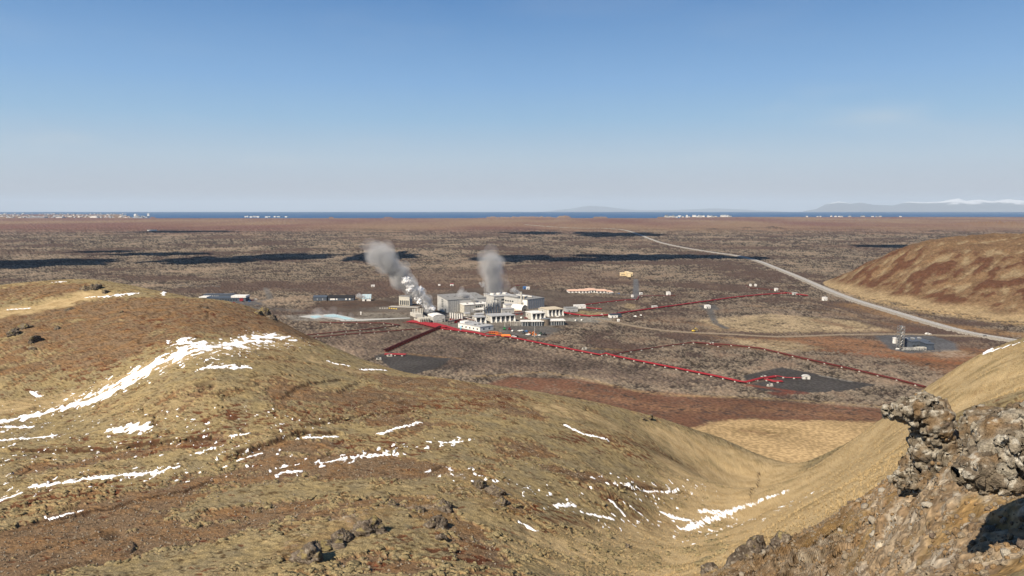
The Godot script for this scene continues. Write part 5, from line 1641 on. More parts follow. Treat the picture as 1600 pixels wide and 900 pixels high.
	for e in [[801, 518, M.white, "white car in the machine yard beside the red loader"], [811, 518, M.white, "white car in the middle of the machine yard"], [815, 517.6, M.white, "second white car in the middle of the yard"], [822, 518.5, M.blue, "blue car in the machine yard"], [825, 524, M.white, "white pickup left of the orange loaders"], [842, 525, M.white, "white car right of the white lamp mast"], [803, 527.5, M.white, "white van beside the orange tank"], [807, 526.5, M.black, "black car beside the orange tank"], [871, 495.5, M.white, "white car in front of the tan-roofed hall"], [815.5, 497.5, M.white, "white van left of the three-bay hall"], [822, 497.8, M.red, "red car left of the three-bay hall"], [900, 501.5, M.white, "white car on the pale lot right of the works"], [909, 501, M.white, "second white car on the pale lot"], [940, 493, M.white, "white pickup by the huts"], [949, 456.5, M.white, "white car beside the salmon-roofed lodge"], [963, 459, M.steel, "grey car outside the salmon-roofed lodge"], [967, 459.3, M.blue, "blue car outside the salmon-roofed lodge"], [955, 458.5, M.white, "white van outside the salmon-roofed lodge"], [992, 495.5, M.white, "white pickup right of the dark hut"], [1001, 493.5, M.white, "white car below the right-hand pipeline"]]:
		car(e[0], e[1], e[2], e[3], 1.4 if "van" in e[3] or "pickup" in e[3] else 1.1, rng.randf() * 3.0)
	# barriers by the square block
	for k in 8:
		var t := thing("road_barrier", ["first white barrier of the row", "second white barrier of the row", "third white barrier of the row", "fourth white barrier of the row", "first yellow barrier, next to the white ones", "second yellow barrier of the row", "third yellow barrier of the row", "last yellow barrier, nearest the square block"][k] + " on the dark yard", "barrier", P(594 + k * 3.6, 482.2 + maxf(0.0, k - 4) * 0.35), -0.1, "white and yellow barriers in a row")
		var b := MB.new()
		b.prism([Vector2(-0.5, 0), Vector2(0.5, 0), Vector2(0.25, 0.5), Vector2(0.2, 1.4), Vector2(-0.2, 1.4), Vector2(-0.25, 0.5)], -1.0, 1.0)
		var o := put("block", b, M.yellow if k > 3 else M.offwhite, t)
		o.rotation.y = PI / 2
		put("foot", bx(Vector3(-1.1, 0, -0.6), Vector3(1.1, 0.18, 0.6)), M.black, t)

# ---------------------------------------------------------------- towns on the coast
func build_towns() -> void:
	var protos := []
	var paints := [M.white, M.white, M.offwhite, M.beige, M.lightroof, mat(Color(0.40, 0.30, 0.26), 0.8), mat(Color(0.30, 0.34, 0.40), 0.8)]
	var roofs := [M.lightroof, M.greyroof, M.greyroof, M.white, M.slate, M.greyroof, M.lightroof]
	var mk := func(k: int) -> Node3D:
		var t := Node3D.new()
		var b := MB.new()
		b.prism([Vector2(-0.5, -0.4), Vector2(0.5, -0.4), Vector2(0.5, 0.7), Vector2(0.0, 1.0), Vector2(-0.5, 0.7)], -0.5, 0.5)
		put("wall", b, paints[k], t)
		var r := MB.new()
		r.quad(Vector3(0.55, 0.69, 0.53), Vector3(0.55, 0.69, -0.53), Vector3(0, 1.03, -0.53), Vector3(0, 1.03, 0.53))
		r.quad(Vector3(-0.55, 0.69, -0.53), Vector3(-0.55, 0.69, 0.53), Vector3(0, 1.03, 0.53), Vector3(0, 1.03, -0.53))
		put("roof", r, roofs[k], t)
		return t
	for k in paints.size():
		protos.append(mk.call(k))
	var place := func(px: float, d: float, w: float, h: float, k: int, label: String, group: String):
		var o: Node3D = protos[k].duplicate()
		o.name = numbered("town_house")
		add_child(o)
		o.position = Vector3(sa(px, 335).y * d, 0.0, -d)
		o.rotation.y = rng.randf() * 0.6 - 0.3 + (PI / 2 if rng.randf() < 0.5 else 0.0)
		o.scale = Vector3(w, h, w * (0.7 + rng.randf() * 0.7))
		tag(o, label, "house", group)
	for i in 190:
		var px := rng.randf() * 235.0 - 5.0
		var d := 14200.0 * pow(2.0, pow(rng.randf(), 1.3) * (1.25 if px < 200 else 0.35))
		place.call(px, d, 22.0 + rng.randf() * 45.0, 9.0 + rng.randf() * 15.0, rng.randi() % 7, "small pale house of the coastal town at the far left shore", "houses of the coastal town at the far left")
	for e in [[148, 14500, 130, 40, "largest white hall of the left coastal town"], [60, 14200, 190, 26, "long low white hall at the front of the left coastal town"], [95, 14300, 120, 26, "low white hall in the middle of the left coastal town's front"], [212, 19000, 60, 55, "tall pale block near the point of the left coastal town"], [232, 19500, 50, 62, "tallest pale block at the tip of the left coastal town"]]:
		place.call(e[0], e[1], e[2], e[3], 0, e[4], "")
	for i in 46:
		var px := 1040.0 + rng.randf() * 102.0
		place.call(px, 15200.0 + rng.randf() * 2600.0, 26.0 + rng.randf() * 40.0, 14.0 + rng.randf() * 26.0, [0, 0, 1, 2, 4][rng.randi() % 5], "small white house of the village on the middle right shore", "houses of the shore village")
	for i in 16:
		place.call(382.0 + rng.randf() * 66.0, 15600.0 + rng.randf() * 900.0, 30.0 + rng.randf() * 40.0, 14.0 + rng.randf() * 12.0, [0, 1][rng.randi() % 2], "small white house of the hamlet on the shore right of the left town", "houses of the shore hamlet")
	for i in 14:
		place.call(1230.0 + rng.randf() * 190.0, 15800.0 + rng.randf() * 1200.0, 24.0 + rng.randf() * 40.0, 14.0 + rng.randf() * 16.0, [0, 1, 4][rng.randi() % 3], "lone pale house on the shore beneath the far mountains", "lone houses on the right shore")
	for p in protos:
		p.free()

# ---------------------------------------------------------------- rocks
func crag(size: Vector3, seed_: int, moss: float) -> ArrayMesh:
	var cols := 56 if size.x > 1.2 else 36
	var rows := 36 if size.x > 1.2 else 24
	var r := RandomNumberGenerator.new(); r.seed = seed_
	var n1 := noise(0.9, 4, seed_); var n2 := cells(0.55, seed_ + 1, FastNoiseLite.RETURN_DISTANCE2_SUB); var n3 := noise(0.20, 3, seed_ + 2); var n4 := cells(0.5, seed_ + 4, FastNoiseLite.RETURN_CELL_VALUE)
	var cuts := []
	for k in 16:
		cuts.append([Vector3(r.randf() * 2 - 1, r.randf() * 1.1 - 0.25, r.randf() * 2 - 1).normalized(), 0.50 + r.randf() * 0.36])
	var vr := []; var cr := []
	for i in rows:
		var v := PackedVector3Array(); v.resize(cols + 1); var cs := PackedColorArray(); cs.resize(cols + 1)
		for j in cols + 1:
			var th := PI * (1.0 - float(i) / (rows - 1)); var ph := -TAU * float(j % cols) / cols
			var p := Vector3(sin(th) * cos(ph), cos(th), sin(th) * sin(ph))
			var len := 1.0
			for c in cuts:
				var q: float = p.dot(c[0])
				if q > 0.05:
					len = minf(len, c[1] / q)
			var crack := ss(0.16, 0.0, n2.get_noise_3d(p.x, p.y, p.z) + 1.0)
			len *= 1.0 + 0.15 * n1.get_noise_3d(p.x, p.y, p.z) + 0.13 * n4.get_noise_3d(p.x, p.y, p.z) - 0.10 * crack + 0.09 * n3.get_noise_3d(p.x, p.y, p.z)
			v[j] = p * len * size * 1.2
			var tone := 0.95 + 0.8 * n3.get_noise_3d(p.x + 5, p.y, p.z)
			var c := Color(0.105, 0.083, 0.064).lerp(Color(0.235, 0.192, 0.148), clampf(0.4 + n1.get_noise_3d(p.x, p.y + 9, p.z) * 1.2, 0, 1)) * tone
			c = c.lerp(Color(0.42, 0.38, 0.31), ss(0.25, 0.4, n3.get_noise_3d(p.x, p.y + 3, p.z)) * 0.6)
			if p.y > 0.1:
				c = c.lerp(Color(0.285, 0.230, 0.110), ss(0.0, 0.25, n1.get_noise_3d(p.x * 1.5 + 3, p.y, p.z) + moss - 0.25) * ss(0.15, 0.5, p.y))
			cs[j] = c
		vr.append(v); cr.append(cs)
	return grid_mesh(vr, cr)

func build_boulders() -> void:
	# place in view, half sizes in metres, label
	var list := [
		[574, 836, 3.0, 1.65, 2.0, 0.35, "large dark boulder casting a black shadow near the bottom edge"], [538, 846, 1.9, 1.3, 1.5, 0.2, "angular boulder joined to the left of the large dark boulder"], [510, 858, 2.4, 1.1, 1.8, 0.5, "low dark rock below the moss left of the large boulder"], [482, 880, 2.7, 1.5, 1.8, 0.3, "dark jagged rock lowest on the moss slope"],
		[655, 800, 1.0, 0.7, 0.9, 0.4, "rock half under moss above the large dark boulder"], [694, 796, 2.0, 1.3, 1.5, 0.25, "cracked grey rock at the head of the brown gully"], [682, 822, 2.1, 1.6, 1.5, 0.15, "cracked grey rock just under the gully head"], [690, 842, 0.9, 0.7, 0.8, 0.1, "small dark rock at the foot of the cracked rocks"],
		[750, 764, 1.5, 1.5, 1.2, 0.2, "dark grey rock of the middle group, topmost"], [776, 774, 1.7, 1.3, 1.2, 0.2, "broad grey rock of the middle group"], [785, 790, 1.4, 0.9, 1.2, 0.3, "grey rock of the middle group, lowest"], [612, 790, 0.8, 0.6, 0.7, 0.3, "dark stub of rock right of the moss cushion"],
		[150, 452, 4.2, 2.2, 3.0, 0.2, "largest dark rock on the knoll's crest"], [134, 453, 2.6, 1.6, 2.2, 0.3, "dark rock left of the largest rock on the knoll"], [166, 457, 2.4, 1.2, 1.8, 0.3, "grey slab right of the largest rock on the knoll"], [172, 440, 3.6, 1.5, 2.4, 0.4, "broad lump of rock highest on the knoll"], [130, 437, 2.0, 1.0, 1.6, 0.2, "small dark rock on the knoll's skyline, left"], [188, 439, 2.4, 1.2, 2.0, 0.4, "rounded rock on the knoll's skyline"],
		[231, 447, 1.9, 1.6, 1.6, 0.1, "dark pointed rock on the skyline right of the knoll top"], [270, 452, 1.7, 1.5, 1.4, 0.1, "dark upright rock on the descending skyline"], [255, 453, 2.0, 0.9, 1.4, 0.3, "low rock left of the upright skyline rock"], [300, 463, 1.8, 1.0, 1.4, 0.1, "dark rock on the skyline above the spa"], [282, 457, 1.8, 0.8, 1.3, 0.2, "small rock between two skyline rocks"],
		[20, 522, 3.4, 1.8, 2.4, 0.3, "dark rock highest of the group at the left edge"], [38, 512, 2.6, 1.4, 2.0, 0.4, "rock behind the dark left-edge rock"], [55, 533, 3.0, 1.7, 2.2, 0.2, "dark rock right of the left-edge group"], [52, 546, 1.6, 1.1, 1.3, 0.1, "small dark rock under the left-edge group"], [90, 513, 1.8, 0.9, 1.4, 0.3, "lone small rock right of the left-edge group"], [110, 485, 2.2, 0.8, 1.6, 0.4, "flat dark rock on the brown slope under the knoll"], [190, 487, 1.4, 0.6, 1.0, 0.4, "small flat rock on the brown slope"],
		[414, 490, 3.2, 2.8, 2.4, 0.4, "mossy crag at the end of the left skyline"], [424, 498, 2.6, 2.2, 2.2, 0.05, "dark overhanging rock under the mossy crag"], [405, 491, 2.2, 1.3, 1.8, 0.6, "mossy rock left of the crag"], [322, 482, 1.4, 0.7, 1.0, 0.2, "small dark rock on the brown slope below the spa"],
		[1015, 656, 2.2, 1.5, 1.6, 0.4, "grey rock standing out on the green crest"], [1005, 657, 1.6, 0.9, 1.2, 0.5, "low rock left of the grey crest rock"], [1056, 659, 1.0, 0.9, 0.8, 0.4, "small rock on the crest's end"], [1172, 878, 1.9, 1.5, 1.4, 0.1, "lichen-spotted crag at the bottom edge under the rubble slope"], [1110, 893, 1.2, 0.8, 1.0, 0.1, "dark low crag at the bottom edge beside the dry grass"], [1225, 868, 1.2, 0.9, 1.0, 0.3, "brown crag above the lichen-spotted one"], [980, 857, 0.7, 0.4, 0.5, 0.2, "small brown stone in the dry grass near the bottom"], [705 + 275, 860, 0.5, 0.4, 0.4, 0.2, "second brown stone in the dry grass near the bottom"]]
	for k in list.size():
		var e = list[k]
		var at := hit(e[0], e[1])
		var o := put("boulder", crag(Vector3(e[2], e[3], e[4]), 200 + k * 7, e[5] - 0.16), M.boulder)
		o.position = Vector3(at.x, hill_y(at.x, -at.z) + e[3] * 0.12, at.z)
		o.rotation.y = k * 1.7
		tag(o, e[6], "rock", "rocks on the hillside")
	var post := thing("marker_post", "thin wooden post beside the end of the snow drift", "post", hit(400, 556))
	var q := MB.new(); q.cyl(Vector3(0, -0.3, 0), Vector3(0, 1.9, 0), 0.12, 0.1, 8); put("stake", q, M.brown, post)
	put("cap", bx(Vector3(-0.16, 1.9, -0.16), Vector3(0.16, 2.0, 0.16)), M.brown, post)

# conglomerate outcrops: a field of blobs, roughened with cobbles, meshed as surface nets
class Nets:
	var lo: Vector3
	var cell: float
	var dim: Vector3i
	var blobs := []
	var cuts := []
	var slices := []
	var cob: FastNoiseLite
	var cob2: FastNoiseLite
	var big: FastNoiseLite
	var fine: FastNoiseLite
	var edge: FastNoiseLite
	var tone: FastNoiseLite
	var dome := 0.25
	func base(p: Vector3, some: Array) -> float:
		var d := 1e9
		for b in some:
			var r: Vector3 = b[1]
			var q: Vector3 = (p - b[0]) / r
			var e := (q.length() - 1.0) * minf(r.x, minf(r.y, r.z))
			var k := 0.35
			var h := clampf(0.5 + 0.5 * (e - d) / k, 0.0, 1.0)
			d = lerpf(e, d, h) - k * h * (1.0 - h)
		for b in cuts:
			var r: Vector3 = b[1]
			var q: Vector3 = (p - b[0]) / r
			d = maxf(d, -(q.length() - 1.0) * minf(r.x, minf(r.y, r.z)))
		return d
	var coarse := PackedFloat32Array()
	var local := []
	var stain: FastNoiseLite
	var cd: Vector3i
	const ST := 4
	func prepare() -> void:
		cd = Vector3i(dim.x / ST + 1, dim.y / ST + 1, dim.z / ST + 1)
		coarse.resize(cd.x * cd.y * cd.z)
		local.resize(coarse.size())
		var far := 0.36 + cell * 3.2
		for k in cd.z:
			for j in cd.y:
				for i in cd.x:
					var p := lo + Vector3(i * ST + 1.5, j * ST + 1.5, k * ST + 1.5) * cell
					var q := (k * cd.y + j) * cd.x + i
					coarse[q] = base(p, blobs)
					if absf(coarse[q]) > far:
						continue
					var some := []      # the blobs that reach this block
					for b in blobs:
						var r: Vector3 = b[1]
						if (((p - b[0]) / r).length() - 1.0) * minf(r.x, minf(r.y, r.z)) < coarse[q] + 0.40 + cell * 7.0:
							some.append(b)
					local[q] = some
	func some_far(e: float, far: float) -> bool:
		return e > far
	func slice(k: int) -> void:
		var out := PackedFloat32Array(); out.resize(dim.x * dim.y); out.fill(1.0)
		var far := 0.36 + cell * 3.2
		for bj in cd.y:
			for bi in cd.x:
				var q := ((k / ST) * cd.y + bj) * cd.x + bi
				var e := coarse[q]
				if some_far(e, far):
					continue
				var some = local[q]
				for j in range(bj * ST, mini(bj * ST + ST, dim.y)):
					for i in range(bi * ST, mini(bi * ST + ST, dim.x)):
						if absf(e) > far:
							out[j * dim.x + i] = e
							continue
						var p := lo + Vector3(i, j, k) * cell
						var d := base(p, some)
						if absf(d) < 0.38:
							d += big.get_noise_3d(p.x, p.y, p.z) * 0.36
							if absf(d) < 0.2:
								d += clampf(cob.get_noise_3d(p.x, p.y, p.z) + 0.8, 0.0, 1.0) * dome - 0.07
								if edge:
									var hard := 1.0 - 0.8 * smoothstep(-0.05, 0.25, stain.get_noise_3d(p.x, p.y, p.z))
									d += (smoothstep(0.20, 0.0, edge.get_noise_3d(p.x, p.y, p.z) + 1.0) * 0.16 - 0.09 * tone.get_noise_3d(p.x, p.y, p.z)) * hard
								d += clampf(cob2.get_noise_3d(p.x, p.y, p.z) + 0.75, 0.0, 1.0) * 0.05
								d += fine.get_noise_3d(p.x, p.y, p.z) * 0.06
						out[j * dim.x + i] = d
		slices[k] = out

func outcrop_mesh(f: Nets, hi: Vector3, colour: Callable) -> ArrayMesh:
	f.dim = Vector3i(((hi - f.lo) / f.cell).ceil())
	f.slices.resize(f.dim.z)
	f.prepare()
	for k in f.dim.z:
		f.slice(k)
	var nx := f.dim.x; var ny := f.dim.y; var nz := f.dim.z
	var at := {}
	var v := PackedVector3Array(); var n := PackedVector3Array(); var c := PackedColorArray(); var ix := PackedInt32Array()
	for bq in f.local.size():
		if f.local[bq] == null:
			continue
		var bi: int = (bq % f.cd.x) * 4; var bj: int = (bq / f.cd.x % f.cd.y) * 4; var bk: int = (bq / (f.cd.x * f.cd.y)) * 4
		for w in 64:
				var i := bi + (w & 3); var j := bj + ((w >> 2) & 3); var k := bk + (w >> 4)
				if i >= nx - 1 or j >= ny - 1 or k >= nz - 1:
					continue
				var s0: PackedFloat32Array = f.slices[k]; var s1: PackedFloat32Array = f.slices[k + 1]
				var o := j * nx + i
				if absf(s0[o]) > 0.3:
					continue
				var e := [s0[o], s0[o + 1], s0[o + nx], s0[o + nx + 1], s1[o], s1[o + 1], s1[o + nx], s1[o + nx + 1]]
				var m := 0
				for q in 8:
					if e[q] < 0.0:
						m |= 1 << q
				if m == 0 or m == 255:
					continue
				var sum := Vector3.ZERO; var cnt := 0
				for ed in [[0, 1], [2, 3], [4, 5], [6, 7], [0, 2], [1, 3], [4, 6], [5, 7], [0, 4], [1, 5], [2, 6], [3, 7]]:
					var a: int = ed[0]; var b: int = ed[1]
					if (e[a] < 0.0) != (e[b] < 0.0):
						var t: float = e[a] / (e[a] - e[b])
						sum += Vector3(a & 1, (a >> 1) & 1, a >> 2).lerp(Vector3(b & 1, (b >> 1) & 1, b >> 2), t)
						cnt += 1
				var p := f.lo + (Vector3(i, j, k) + sum / cnt) * f.cell
				at[(k * ny + j) * nx + i] = v.size()
				v.append(p)
				n.append(Vector3(e[1] + e[3] + e[5] + e[7] - e[0] - e[2] - e[4] - e[6], e[2] + e[3] + e[6] + e[7] - e[0] - e[1] - e[4] - e[5], e[4] + e[5] + e[6] + e[7] - e[0] - e[1] - e[2] - e[3]).normalized())
				c.append(colour.call(p))
	for id in at.keys():
				var i: int = id % nx; var j: int = id / nx % ny; var k: int = id / (nx * ny)
				if i < 1 or j < 1 or k < 1:
					continue
				var s0: PackedFloat32Array = f.slices[k]; var s1: PackedFloat32Array = f.slices[k + 1]
				var o := j * nx + i
				var here := s0[o] < 0.0
				if here != (s0[o + 1] < 0.0):
					net_quad(ix, at, id, id - nx, id - nx - nx * ny, id - nx * ny, here)
				if here != (s0[o + nx] < 0.0):
					net_quad(ix, at, id, id - nx * ny, id - 1 - nx * ny, id - 1, here)
				if here != (s1[o] < 0.0):
					net_quad(ix, at, id, id - 1, id - 1 - nx, id - nx, here)
	var arr := []; arr.resize(Mesh.ARRAY_MAX)
	arr[Mesh.ARRAY_VERTEX] = v; arr[Mesh.ARRAY_NORMAL] = n; arr[Mesh.ARRAY_COLOR] = c; arr[Mesh.ARRAY_INDEX] = ix
	var me := ArrayMesh.new()
	me.add_surface_from_arrays(Mesh.PRIMITIVE_TRIANGLES, arr)
	return me

func net_quad(ix: PackedInt32Array, at: Dictionary, a: int, b: int, c: int, d: int, here: bool) -> void:
	if not (at.has(a) and at.has(b) and at.has(c) and at.has(d)):
		return
	# outward faces clockwise
	if here:
		ix.append_array(PackedInt32Array([at[a], at[c], at[b], at[a], at[d], at[c]]))
	else:
		ix.append_array(PackedInt32Array([at[a], at[b], at[c], at[a], at[c], at[d]]))

func build_outcrops() -> void:
	var tone := cells(0.30, 301, FastNoiseLite.RETURN_CELL_VALUE)
	var stain := noise(1.1, 4, 305); var lich := noise(0.35, 3, 306)
	var colour := func(p: Vector3) -> Color:
		var t: float = tone.get_noise_3d(p.x, p.y, p.z)
		var s: float = stain.get_noise_3d(p.x, p.y, p.z)
		var l: float = lich.get_noise_3d(p.x, p.y, p.z)
		var c := Color(0.225, 0.185, 0.135).lerp(Color(0.38, 0.34, 0.27), clampf(t, 0, 1))
		c = c.lerp(Color(0.13, 0.105, 0.08), clampf(-t, 0, 1) * 0.8)
		c = c.lerp(Color(0.235, 0.150, 0.075), ss(0.05, 0.4, s) * 0.7)
		c = c * (0.9 + 0.5 * l)
		c = c.lerp(Color(0.50, 0.47, 0.40), ss(0.22, 0.36, l - s * 0.3) * 0.75)
		return c
	var mk := func() -> Nets:
		var f := Nets.new()
		f.cob = cells(0.30, 301); f.cob2 = cells(0.09, 302); f.big = noise(1.5, 3, 303); f.fine = noise(0.14, 2, 304); f.edge = cells(0.30, 301, FastNoiseLite.RETURN_DISTANCE2_SUB); f.tone = tone; f.dome = 0.07; f.stain = stain
		return f
	# the outcrop with the nose, further along the slope
	var d := 31.0
	var f: Nets = mk.call()
	f.cell = 0.062
	for b in [[1396, 640, 0.62, 0.46, 0.6, 0.0], [1428, 645, 0.75, 0.7, 0.8, 0.0], [1455, 655, 0.75, 0.95, 0.9, 0.0], [1460, 700, 0.95, 1.0, 1.0, 0.2], [1505, 712, 0.9, 0.9, 0.9, 0.2], [1545, 672, 1.0, 0.85, 0.9, 0.3], [1565, 700, 0.95, 1.1, 0.9, 0.4], [1470, 745, 1.9, 1.0, 1.3, 0.6], [1560, 745, 1.4, 1.2, 1.2, 0.6]]:
		f.blobs.append([at_depth(b[0], b[1], d + b[5]), Vector3(b[2], b[3], b[4])])
	f.cuts.append([at_depth(1497, 738, d - 0.9), Vector3(0.55, 0.22, 0.8)])
	f.lo = at_depth(1352, 770, d) + Vector3(0, 0, -2.2)
	var hi := at_depth(1625, 590, d) + Vector3(0, 0, 1.7)
	var o := put("rock_outcrop", outcrop_mesh(f, hi, colour), M.rock)
	tag(o, "cobbly brown rock outcrop with a nose jutting out over the valley", "rock outcrop")
	stones_on(o, f, 60, 0.07, 0.17, 51)
	# the nearer overhang at the right edge
	var f2: Nets = mk.call()
	f2.cell = 0.045
	d = 16.5
	for b in [[1542, 735, 0.50, 0.42, 0.7, 0.0], [1578, 715, 0.75, 0.62, 0.8, 0.1], [1640, 712, 1.0, 0.80, 1.0, 0.2], [1580, 680, 0.6, 0.45, 0.7, 0.5], [1660, 675, 0.8, 0.7, 1.0, 0.3], [1700, 815, 0.72, 1.3, 1.0, -0.1], [1710, 900, 0.9, 1.2, 1.0, -0.1]]:
		f2.blobs.append([at_depth(b[0], b[1], d + b[5]), Vector3(b[2], b[3], b[4])])
	f2.lo = at_depth(1480, 960, d) + Vector3(0, 0, -1.9)
	hi = at_depth(1745, 610, d) + Vector3(0, 0, 1.7)
	var o2 := put("rock_outcrop", outcrop_mesh(f2, hi, colour), M.rock)
	tag(o2, "pale lichen-spotted rock overhang with a black hollow below, at the picture's edge", "rock outcrop")
	stones_on(o2, f2, 40, 0.04, 0.10, 52)

func pebble_mesh(seed_: int) -> ArrayMesh:
	var r := RandomNumberGenerator.new(); r.seed = seed_
	var n := noise(1.1, 2, seed_)
	var cuts := []
	for k in 7:
		cuts.append([Vector3(r.randf() * 2 - 1, r.randf() * 2 - 1, r.randf() * 2 - 1).normalized(), 0.52 + r.randf() * 0.3])
	var vr := []; var cr := []
	for i in 6:
		var v := PackedVector3Array(); v.resize(9); var cs := PackedColorArray(); cs.resize(9); cs.fill(Color.WHITE)
		for j in 9:
			var th := PI * (1.0 - i / 5.0); var ph := -TAU * float(j % 8) / 8
			var p := Vector3(sin(th) * cos(ph), cos(th), sin(th) * sin(ph))
			var len := 1.0 + 0.2 * n.get_noise_3d(p.x, p.y, p.z)
			for c in cuts:
				var q: float = p.dot(c[0])
				if q > 0.05:
					len = minf(len, c[1] / q)
			v[j] = p * len * Vector3(1, 0.75, 0.9)
		vr.append(v); cr.append(cs)
	return grid_mesh(vr, cr)

var pebbles := []
var stone_mats := []

func stone_sets() -> void:
	if pebbles.size():
		return
	for k in 6:
		pebbles.append(pebble_mesh(700 + k))
	var g := grain(0.55, 26.0, 4, 31)
	for c in [Color(0.36, 0.31, 0.24), Color(0.30, 0.245, 0.175), Color(0.22, 0.170, 0.12), Color(0.43, 0.39, 0.32), Color(0.29, 0.195, 0.105), Color(0.17, 0.13, 0.10)]:
		stone_mats.append(mat(c, 0.9, 0, g, 1.5))

func stones_on(parent: Node3D, f: Nets, count: int, r0: float, r1: float, seed_: int) -> void:
	# stones set in the face of an outcrop, on the side that faces the valley and the eye
	stone_sets()
	var r := RandomNumberGenerator.new(); r.seed = seed_
	var made := 0
	var tries := 0
	while made < count and tries < 6000:
		tries += 1
		var k := r.randi_range(1, f.dim.z - 2); var j := r.randi_range(1, f.dim.y - 2); var i := r.randi_range(1, f.dim.x - 2)
		var s: PackedFloat32Array = f.slices[k]
		var o := j * f.dim.x + i
		if absf(s[o]) > f.cell * 0.7:
			continue
		var g := Vector3(s[o + 1] - s[o - 1], s[o + f.dim.x] - s[o - f.dim.x], f.slices[k + 1][o] - f.slices[k - 1][o]).normalized()
		if g.z < 0.1:
			continue
		var m := put("stone", pebbles[r.randi() % 6], stone_mats[r.randi() % 6], parent)
		var sc := lerpf(r0, r1, r.randf() * r.randf())
		m.transform = Transform3D(Basis.from_euler(Vector3(r.randf() * 6, r.randf() * 6, r.randf() * 6)).scaled(Vector3.ONE * sc), f.lo + Vector3(i, j, k) * f.cell - g * sc * 0.25)
		made += 1

func scatter(count: int, a0: float, a1: float, d0: float, d1: float, kind: int, r0: float, r1: float, seed_: int) -> Array:
	var r := RandomNumberGenerator.new(); r.seed = seed_
	var out := []
	var tries := 0
	while out.size() < count and tries < count * 8:
		tries += 1
		var a := lerpf(a0, a1, r.randf()); var d := d0 * pow(d1 / d0, sqrt(r.randf()))
		var c := cover_at(a, d)
		if c[kind] * 1.1 < r.randf() + 0.12:
			continue
		var sc := lerpf(r0, r1, pow(r.randf(), 3.0))
		var x := a * d
		out.append(Transform3D(Basis.from_euler(Vector3(r.randf() * 6, r.randf() * 6, r.randf() * 6)).scaled(Vector3.ONE * sc), hill_point(x, d, sc * 0.25)))
	return out

func build_stones() -> void:
	stone_sets()
	# the larger stones one by one, the rest as masses
	var big := scatter(130, 0.32, 0.80, 14.0, 62.0, 3, 0.10, 0.36, 81)
	for k in big.size():
		var o := put("stone", pebbles[k % 6], stone_mats[(k * 5 + k / 7) % 6], hillside)
		o.transform = big[k]
	for e in [[13000, 0.28, 0.82, 13.0, 66.0, 3, 0.025, 0.13, 82, "rubble"], [9000, -0.72, 0.3, 62.0, 240.0, 0, 0.05, 0.20, 83, "gravel"]]:
		var ts := scatter(e[0], e[1], e[2], e[3], e[4], e[5], e[6], e[7], e[8])
		for v in 3:
			var mm := MultiMesh.new()
			mm.transform_format = MultiMesh.TRANSFORM_3D
			mm.mesh = pebbles[v]
			var n := ts.size() / 3
			mm.instance_count = n
			for k in n:
				mm.set_instance_transform(k, ts[v * n + k])
			var o := MultiMeshInstance3D.new()
			o.name = e[9]
			o.multimesh = mm
			o.material_override = stone_mats[[0, 2, 1][v] if e[9] == "gravel" else [1, 2, 4][v]]
			o.set_meta("kind", "stuff")
			hillside.add_child(o, true)

func build_tufts() -> void:
	var r := RandomNumberGenerator.new(); r.seed = 91
	# cushions of moss on the gravel
	var tuft := MB.new()
	tuft.tinted = true
	for k in 11:
		var t := TAU * k / 11.0; var lean := 0.35 + 0.5 * r.randf()
		var d := Vector3(cos(t), 0, sin(t)); var side := Vector3(-d.z, 0, d.x) * 0.05
		var tip := d * lean + Vector3(0, 0.75 + 0.4 * r.randf(), 0)
		tuft.tri(d * 0.05 - side, d * 0.05 + side, tip)
	var sets := [["moss_cushions", smooth_lump(), 4200, -0.72, 0.3, 62.0, 190.0, 0, 0.10, 0.50], ["grass_tufts", tuft.mesh(), 9000, 0.0, 0.72, 34.0, 190.0, 2, 0.18, 0.42]]
	for e in sets:
		var ts := []
		var cs := []
		var tries := 0
		while ts.size() < e[2] and tries < e[2] * 7:
			tries += 1
			var a := lerpf(e[3], e[4], r.randf()); var d: float = e[5] * pow(e[6] / e[5], r.randf())
			var c := cover_at(a, d)
			var x: float = a * d
			if e[7] == 0:
				var k: float = c.r * 0.8 + 0.145 + hn.big.get_noise_2d(x, d) * 0.5 + hn.mid.get_noise_2d(x, d) * 0.5
				if k < 0.22 or k > 0.75 or absf(k - 0.44) > 0.05 + 0.3 * r.randf() * r.randf():
					continue
			elif c.b + hn.mid.get_noise_2d(x, d) * 0.4 < 0.45 + 0.3 * r.randf():
				continue
			var sc := lerpf(e[8], e[9], r.randf() * r.randf())
			ts.append(Transform3D(Basis(Vector3.UP, r.randf() * 6.0).scaled_local(Vector3(sc * (0.7 + r.randf()), sc * (0.7 + 0.6 * r.randf()), sc * (0.7 + r.randf()))), Vector3(x, hill_y(x, d), -d)))
			var tone := 0.8 + 0.45 * r.randf()
			cs.append(Color(0.255, 0.208, 0.115) * tone if e[7] == 0 else Color(0.52, 0.39, 0.21) * tone)
		var mm := MultiMesh.new()
		mm.transform_format = MultiMesh.TRANSFORM_3D
		mm.use_colors = true
		mm.mesh = e[1]
		mm.instance_count = ts.size()
		for k in ts.size():
			mm.set_instance_transform(k, ts[k])
			mm.set_instance_color(k, cs[k])
		var o := MultiMeshInstance3D.new()
		o.name = e[0]
		o.multimesh = mm
		o.material_override = M.hill
		o.set_meta("kind", "stuff")
		hillside.add_child(o, true)

